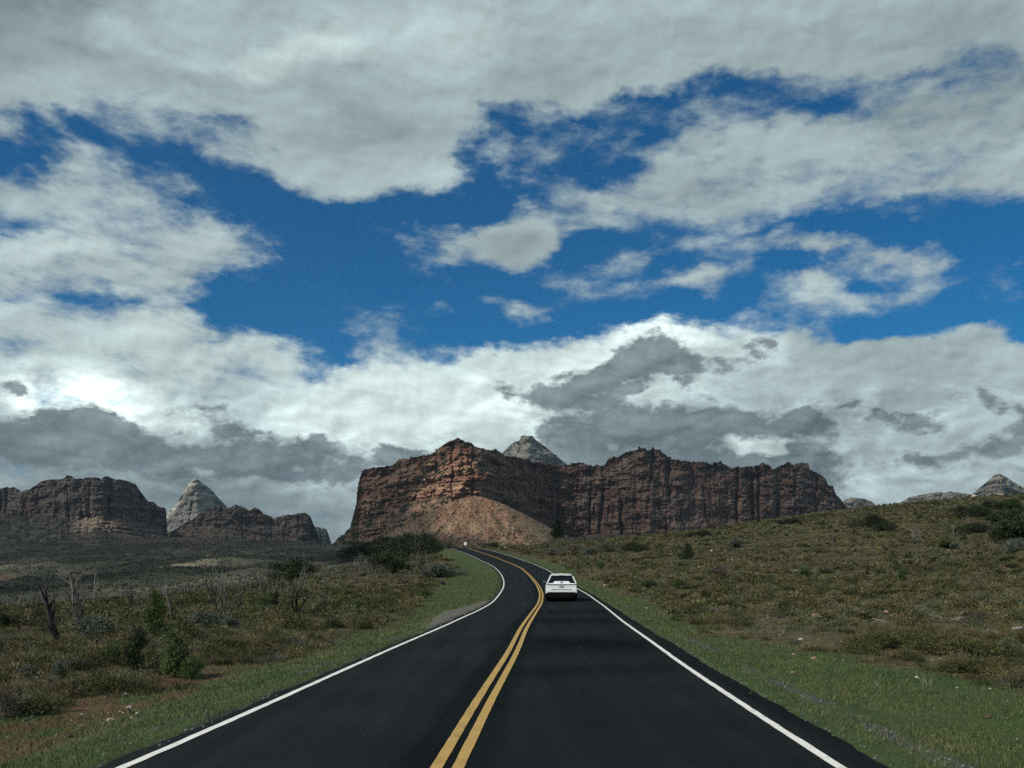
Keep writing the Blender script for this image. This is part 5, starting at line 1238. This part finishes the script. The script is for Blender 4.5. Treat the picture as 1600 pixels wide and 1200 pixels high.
for i in range(12):
    py = random.uniform(1060, 1190); lx = np.interp(py, [1018, 1109, 1200], [600, 400, 190]); px = lx-random.uniform(40, 280)
    if px < 3: continue
    rock(px, py, random.uniform(2.5, 4.5), 'tiny pale stone dotted over the grass and dirt left of the road', random.choice(['white', 'tan', 'grey']), RL)

def log(px0, py0, px1, py1, wpx, label, pal=PALE, name='fallen_branch', cat='fallen branch', dmin=8, lift=.0):
    x0, y0, z0 = hit(px0, py0, dmin); x1, y1, z1 = hit(px1, py1, dmin)
    if abs(y1-y0) > 6: y1 = y0+3*np.sign(y1-y0); x1 = (px1-800)/F*y1; z1 = float(ground(x1, y1))
    for t_ in np.linspace(0, 1, 6): PLACED.append((x0+(x1-x0)*t_, y0+(y1-y0)*t_, .15+.003*y0))
    r = wpx*y0/F*.5; rnd = random.Random(int(px0)); n = 6; path = []; rad = []
    for i in range(n+1):
        t = i/n; path.append((x0+(x1-x0)*t, y0+(y1-y0)*t, float(ground(x0+(x1-x0)*t, y0+(y1-y0)*t))+r*.6+rnd.uniform(0, .6)*r+lift*t)); rad.append(r*(1-.55*t))
    e = empty(name, (x0, y0, z0), label, cat)
    pp = [(p[0]-x0, p[1]-y0, p[2]-z0) for p in path]
    tubes_mesh('trunk', [(pp, rad)], M_WOOD, e, pal[1], pal[1], 7)
    out = []
    for i in (2, 4):
        twigs(pp[i], (rnd.uniform(-1, 1), rnd.uniform(-.5, .5), .8), r*9, r*.4, 1, rnd, out, .2, .8)
    tubes_mesh('twigs', out, M_WOOD, e, pal[1], pal[1], 4)
    return e
log(1240, 893, 1267, 906, 2.4, 'long pale fallen log on the right hillside', dmin=50)
log(343, 957, 362, 963, 3.2, 'white fallen branch in front of the thin snags')
log(1218, 994, 1228, 991, 3.2, 'short white fallen branch at the head of the right verge')
log(1364, 968, 1386, 976, 2.4, 'pale stick in the tangle of grey branches on the right hillside')
log(1355, 972, 1378, 966, 2.2, 'dark crossing stick in the tangle of grey branches on the right hillside', DEAD)
log(1448, 972, 1512, 974, 3.4, 'long dark log under the driftwood pile on the right', DEAD, 'driftwood', 'driftwood')
log(1486, 969, 1514, 972, 2.6, 'pale driftwood branch lying across the long dark log', PALE, 'driftwood', 'driftwood')
log(1455, 962, 1472, 968, 2.2, 'thin pale driftwood branch at the left end of the driftwood pile', PALE, 'driftwood', 'driftwood')
log(1368, 1068, 1373, 1075, 2.0, 'short pale stick lying in the grass left of the dry stalks')
log(1394, 945, 1424, 946, 1.8, 'thin dark log lying level on the right hillside', DEAD, dmin=30)
log(36, 1128, 56, 1120, 2.4, 'pale fallen stick in the brush at the left edge')
log(1192, 970, 1206, 966, 2.4, 'small pale stick left of the black burnt root')

# grass and low brush last, leaving the stones, logs and trunks clear
parts = [tufts(6500, 7, 27, 90, .011, True, hmul=.66), tufts(16000, 25, 65, 36, .024, False, hmul=.78), tufts(34000, 62, 140, 11, .075, False, hmul=.9), tufts(46000, 135, 290, 7, .15, False, hmul=1.1)]
parts2 = [brush_lumps(900, 8, 32, 420, .020), brush_lumps(4200, 30, 85, 130, .050), brush_lumps(10500, 80, 270, 40, .14)]
V, FA, CO = join(parts)
o = link_mesh('bunch_grass', V, FA, M_GRASS, col=CO); tag(o, kind='stuff')
V, FA, CO = join(parts2)
o = link_mesh('low_brush', V, FA, M_GRASS, col=CO); tag(o, kind='stuff')


# ------------------------------------------------------------------ the white car ahead
def lin(*c): return S(*c)
M_WHITE = mat('white_car_paint', (.78, .80, .80), .28, spec=.5, coat=.6)
M_BLACK = mat('black_trim', (.005, .005, .006), .9, spec=.1)
M_GLASS = mat('tinted_glass', (.006, .008, .010), .06, spec=.6)
M_TYRE = mat('tyre_rubber', (.008, .008, .008), .95, spec=.1)
M_RIM = mat('wheel_alloy', (.20, .20, .21), .35, metal=.8)
M_TAIL = mat('tail_lamp_red', (.16, .012, .012), .2, coat=.5)
M_SMOKE = mat('smoked_lamp', (.11, .13, .14), .25, coat=.5)
M_PLATE = mat('plate_white', (.40, .42, .43), .5, var=.15, scale=40)
M_CHROME = mat('chrome', (.35, .36, .37), .2, metal=1)
M_AMB = mat('reflector_red', (.22, .02, .02), .3)
def build_car():
    x0, y0 = 2.99, 54.0; z0 = float(zr(y0))+.002
    e = empty('car', (x0, y0, z0), 'white crossover car seen from behind driving in the right lane', 'car', rz=-math.radians(1.2))
    # sections along the length: y from the tail, half outline (x, z) from sill to roof centre
    def sec(y, sill, belt, bw, rw, rz, lift=0.0, tuck=0.0):
        return (y, [(0, sill), (bw*.80, sill), (bw*.955, sill+.08), (bw, sill+.24), (bw*1.0, belt-.22), (bw*.975, belt-.05), (bw*.935, belt),
                    (bw*.935-(bw*.935-rw)*.30, belt+(rz-belt)*.32), (bw*.935-(bw*.935-rw)*.68, belt+(rz-belt)*.70), (rw+.02, rz-.075), (rw-.06, rz-.02), (rw*.55, rz), (0, rz+.01)])
    S_ = [sec(-.02, .56, 1.00, .78, .70, 1.045), sec(.03, .46, 1.06, .86, .62, 1.12), sec(.14, .30, 1.10, .915, .60, 1.20), sec(.34, .27, 1.12, .935, .585, 1.50), sec(.46, .26, 1.12, .94, .60, 1.625),
          sec(.75, .25, 1.115, .945, .62, 1.66), sec(1.3, .24, 1.10, .945, .635, 1.685), sec(2.0, .24, 1.08, .94, .64, 1.68), sec(2.6, .24, 1.06, .94, .63, 1.61),
          sec(3.1, .24, 1.04, .94, .62, 1.36), sec(3.45, .25, 1.02, .935, .66, 1.10), sec(4.0, .26, .98, .92, .66, 1.02), sec(4.4, .28, .88, .86, .6, .92), sec(4.62, .36, .72, .72, .5, .76)]
    V = []; FA = []; m = 13
    for y, pts in S_:
        full = [(-p[0], p[1]) for p in pts[::-1][:-1]]+[(p[0], p[1]) for p in pts]
        ring = [(q[0], y, q[1]) for q in full]; V += ring
    k = 2*m-1
    # ring runs roof centre (left) -> sill centre -> right side -> roof centre
    for i in range(len(S_)-1):
        for j in range(k):
            a = i*k+j; b = i*k+(j+1) % k; FA.append((a, b, b+k, a+k))
    FA.append(tuple(range(k))[::-1]); FA.append(tuple(range((len(S_)-1)*k, len(S_)*k)))
    body = link_mesh('body', np.array(V), [f for f in FA], M_WHITE, e, smooth=False)
    bv = body.modifiers.new('bevel', 'BEVEL'); bv.width = .015; bv.segments = 2; bv.limit_method = 'ANGLE'; bv.angle_limit = math.radians(20)
    for p in body.data.polygons: p.use_smooth = True
    def prism(name, pts, y, d, material, parent=e, bev=.0):
        """outline in x,z extruded along y (towards the camera side is -y)"""
        n = len(pts); V = [(p[0], y, p[1]) for p in pts]+[(p[0], y+d, p[1]) for p in pts]
        FA = [tuple(range(n)), tuple(range(2*n-1, n-1, -1))]+[(i, i+n, (i+1) % n+n, (i+1) % n) for i in range(n)]
        o = link_mesh(name, np.array(V), FA, material, parent)
        if bev: b_ = o.modifiers.new('b', 'BEVEL'); b_.width = bev; b_.segments = 2
        return o
    def quadpanel(name, pts, material, parent=e, th=.02):
        """four-or-more 3D points, thickened along their normal"""
        P = [Vector(p) for p in pts]; nrm = (P[1]-P[0]).cross(P[2]-P[0]).normalized()*th; n = len(P)
        V = [tuple(p) for p in P]+[tuple(p+nrm) for p in P]
        FA = [tuple(range(n-1, -1, -1)), tuple(range(n, 2*n))]+[(i, (i+1) % n, (i+1) % n+n, i+n) for i in range(n)]
        return link_mesh(name, np.array(V), FA, material, parent)
    # rear window: leans forward, dark, with the raised white hump of the tailgate below
    def wz(z): return .02+(z-1.10)*.62      # rear glass plane: y as a function of z
    win = [(-.83, 1.105), (-.50, 1.13), (-.40, 1.255), (.40, 1.255), (.50, 1.13), (.83, 1.105), (.72, 1.30), (.60, 1.555), (-.60, 1.555), (-.72, 1.30)]
    def plane(name, pts, fy, material, parent=e, th=.03):
        n = len(pts); V = [(p[0], fy(p[1])-.012, p[1]) for p in pts]+[(p[0], fy(p[1])+th+.10, p[1]) for p in pts]
        FA = [tuple(range(n)), tuple(range(2*n-1, n-1, -1))]+[(i, i+n, (i+1) % n+n, (i+1) % n) for i in range(n)]
        return link_mesh(name, np.array(V), FA, material, parent)
    plane('rear_window', win, lambda z: wz(z)-.012, M_GLASS)
    plane('tailgate', [(-.88, 1.055), (-.86, 1.10), (-.52, 1.12), (-.42, 1.235), (.42, 1.235), (.52, 1.12), (.86, 1.10), (.88, 1.055)], lambda z: wz(z)-.030, M_WHITE)
    for s in (-1, 1):
        plane('roof_pillar', [(s*.62, 1.57), (s*.695, 1.55), (s*.90, 1.12), (s*.84, 1.10)][::s], lambda z: wz(z)-.004, M_WHITE)
    sp = prism('roof_spoiler', [(-.62, 1.565), (.62, 1.565), (.60, 1.655), (.3, 1.69), (-.3, 1.69), (-.60, 1.655)], .20, .40, M_WHITE, bev=.012)
    prism('brake_lamp', [(-.16, 1.572), (.16, 1.572), (.16, 1.59), (-.16, 1.59)], .192, .02, M_TAIL, sp)
    # lamp bar with lamps at the corners
    prism('lamp_bar', [(-.60, 1.00), (.60, 1.00), (.60, 1.035), (-.60, 1.035)], -.052, .06, M_SMOKE, bev=.004)
    for s in (-1, 1):
        prism('tail_light', [(s*.60, .995), (s*.885, 1.02), (s*.905, 1.085), (s*.62, 1.04)][::s], -.055, .22, M_SMOKE, bev=.006)
    # tailgate skin and lower crease
    prism('tailgate_skin', [(-.90, .70), (.90, .70), (.905, .995), (-.905, .995)], -.040, .22, M_WHITE, bev=.03)
    bp = prism('bumper', [(-.93, .50), (-.78, .56), (.78, .56), (.93, .50), (.925, .74), (.80, .765), (-.80, .765), (-.925, .74)], -.085, .30, M_WHITE, bev=.03)
    prism('bumper_groove', [(-.62, .735), (.62, .735), (.60, .760), (-.60, .760)], -.098, .03, M_SMOKE, bp)
    lo = prism('lower_valance', [(-.66, .24), (.66, .24), (.93, .40), (.93, .52), (.76, .57), (-.76, .57), (-.93, .52), (-.93, .40)], -.07, .35, M_BLACK, bev=.02)
    pl = prism('license_plate', [(-.155, .845), (.155, .845), (.155, .965), (-.155, .965)], -.056, .02, M_PLATE, bev=.004)
    for i, xx in enumerate((-.10, -.06, -.02, .03, .07, .11)):
        prism('plate_character', [(xx-.012, .875), (xx+.012, .875), (xx+.012, .93), (xx-.012, .93)], -.059, .004, M_SMOKE, pl)
    # oval ring emblem on the hump
    import bmesh
    def ring(name, rx, rz, cz, r, parent, rot=0):
        path = [(math.cos(t)*rx, wz(cz+math.sin(t)*rz)-.055, cz+math.sin(t)*rz) for t in np.linspace(0, 2*math.pi, 21)[:-1]]
        V = []; FA = []; n = len(path); kk = 5
        for i, p in enumerate(path):
            for j in range(kk):
                a = 2*math.pi*j/kk; t = 2*math.pi*i/n
                V.append((p[0]+math.cos(t)*math.cos(a)*r, p[1]+math.sin(a)*r, p[2]+math.sin(t)*math.cos(a)*r))
        for i in range(n):
            for j in range(kk): FA.append((i*kk+j, ((i+1) % n)*kk+j, ((i+1) % n)*kk+(j+1) % kk, i*kk+(j+1) % kk))
        return link_mesh(name, np.array(V), FA, M_CHROME, parent)
    em = ring('emblem', .075, .05, 1.16, .010, e); ring('emblem_ring', .022, .045, 1.16, .008, em); ring('emblem_ring', .05, .018, 1.178, .008, em)
    # side glass
    for s in (-1, 1):
        pts = [(s*.885, .62, 1.13), (s*.885, 2.9, 1.08), (s*.69, 2.45, 1.54), (s*.675, .80, 1.57)]
        quadpanel('side_window', pts if s > 0 else pts[::-1], M_GLASS, th=.035)
        rail = prism('roof_rail', [(s*.575, 1.66), (s*.605, 1.66), (s*.605, 1.70), (s*.575, 1.70)][::s], .7, 1.6, M_CHROME, bev=.008)
        sill = prism('wheel_arch_trim', [(s*.90, .25), (s*.955, .25), (s*.955, .42), (s*.93, .46)][::s], .15, 4.2, M_BLACK)
        # mirrors
        mi = prism('side_mirror', [(s*.80, 1.10), (s*1.08, 1.13), (s*1.11, 1.21), (s*1.05, 1.25), (s*.93, 1.21), (s*.80, 1.15)][::s], 2.75, .12, M_BLACK if s > 0 else M_SMOKE, bev=.02)
        prism('mirror_glass', [(s*.97, 1.13), (s*1.07, 1.145), (s*1.09, 1.205), (s*1.04, 1.23), (s*.97, 1.21)][::s], 2.738, .01, M_CHROME, mi)
    # wheels
    def lathe(name, prof, material, parent, kk=32):
        V = []; FA = []; n = len(prof)
        for i in range(kk):
            t = 2*math.pi*i/kk
            for (xx, r) in prof: V.append((xx, math.cos(t)*r, math.sin(t)*r))
        for i in range(kk):
            for j in range(n-1): a = i*n+j; b = ((i+1) % kk)*n+j; FA.append((a, b, b+1, a+1))
        return link_mesh(name, np.array(V), FA, material, parent, smooth=True)
    for s in (-1, 1):
        for yy in (.86, 3.62):
            w = lathe('wheel', [(-.115, .22), (-.12, .31), (-.105, .345), (-.06, .36), (.06, .36), (.105, .345), (.12, .31), (.115, .22), (-.115, .22)], M_TYRE, e)
            w.location = (s*.80, yy, .36)
            r_ = lathe('rim', [(s*.05, 0.001), (s*.085, .07), (s*.06, .12), (s*.105, .215), (s*.09, .225), (-s*.05, .225), (-s*.05, .001)], M_RIM, w)
            h_ = lathe('hub', [(s*.12, .001), (s*.115, .03), (s*.08, .035)], M_CHROME, w, 12)
    fin = link_mesh('antenna_fin', np.array([(-.02, .55, 1.675), (.02, .55, 1.675), (.018, .78, 1.675), (-.018, .78, 1.675), (0, .56, 1.745), (0, .62, 1.735)]), [(0, 1, 4), (1, 2, 5, 4), (2, 3, 5), (3, 0, 4, 5), (0, 3, 2, 1)], M_WHITE, e)
    un = prism('underbody', [(-.72, .20), (.72, .20), (.80, .42), (-.80, .42)], .25, 4.1, M_BLACK)
    prism('exhaust_pipe', [(.50, .24), (.58, .24), (.60, .27), (.58, .31), (.50, .31), (.48, .27)], -.03, .3, M_CHROME, lo, bev=.004)
    # windscreen
    quadpanel('windscreen', [(-.86, 3.32, 1.08), (.86, 3.32, 1.08), (.62, 2.60, 1.60), (-.62, 2.60, 1.60)], M_GLASS, th=.03)
build_car()

# ------------------------------------------------------------------ the small sign and marker at the crest
def build_sign():
    px, D = 727.0, 212.0; x = (px-800)/F*D; z = float(ground(x, D)); ztop = CH-(847.2-HY)/F*D
    e = empty('road_sign', (x, D, z), 'small white square sign on a post at the crest of the road', 'road sign')
    Mw = mat('sign_white', (.75, .75, .70), .5); Mp = mat('galvanised_post', (.22, .22, .22), .5, metal=.5)
    def box(name, a, b, m):
        V = [(x_, y_, z_) for x_ in (a[0], b[0]) for y_ in (a[1], b[1]) for z_ in (a[2], b[2])]
        return link_mesh(name, np.array(V), [(0,1,3,2),(4,6,7,5),(0,4,5,1),(2,3,7,6),(0,2,6,4),(1,5,7,3)], m, e)
    t = ztop-z
    p = box('post', (-.035, -.035, -.3), (.035, .035, t-.05), Mp); q = box('panel', (-.33, -.06, t-.72), (.33, -.04, t), Mw)
    x2 = (721-800)/F*205; z2 = float(ground(x2, 205.)); e2 = empty('delineator_post', (x2, 205, z2), 'short orange marker post left of the small white sign', 'marker post')
    Mo = mat('orange_plastic', (.42, .13, .05), .5)
    def box2(name, a, b, m):
        V = [(x_, y_, z_) for x_ in (a[0], b[0]) for y_ in (a[1], b[1]) for z_ in (a[2], b[2])]
        return link_mesh(name, np.array(V), [(0,1,3,2),(4,6,7,5),(0,4,5,1),(2,3,7,6),(0,2,6,4),(1,5,7,3)], m, e2)
    box2('post', (-.05, -.03, -.3), (.05, .03, .75), Mo); box2('reflector', (-.045, -.045, .75), (.045, .0, .9), mat('reflector_white', (.7, .7, .68), .3))
build_sign()
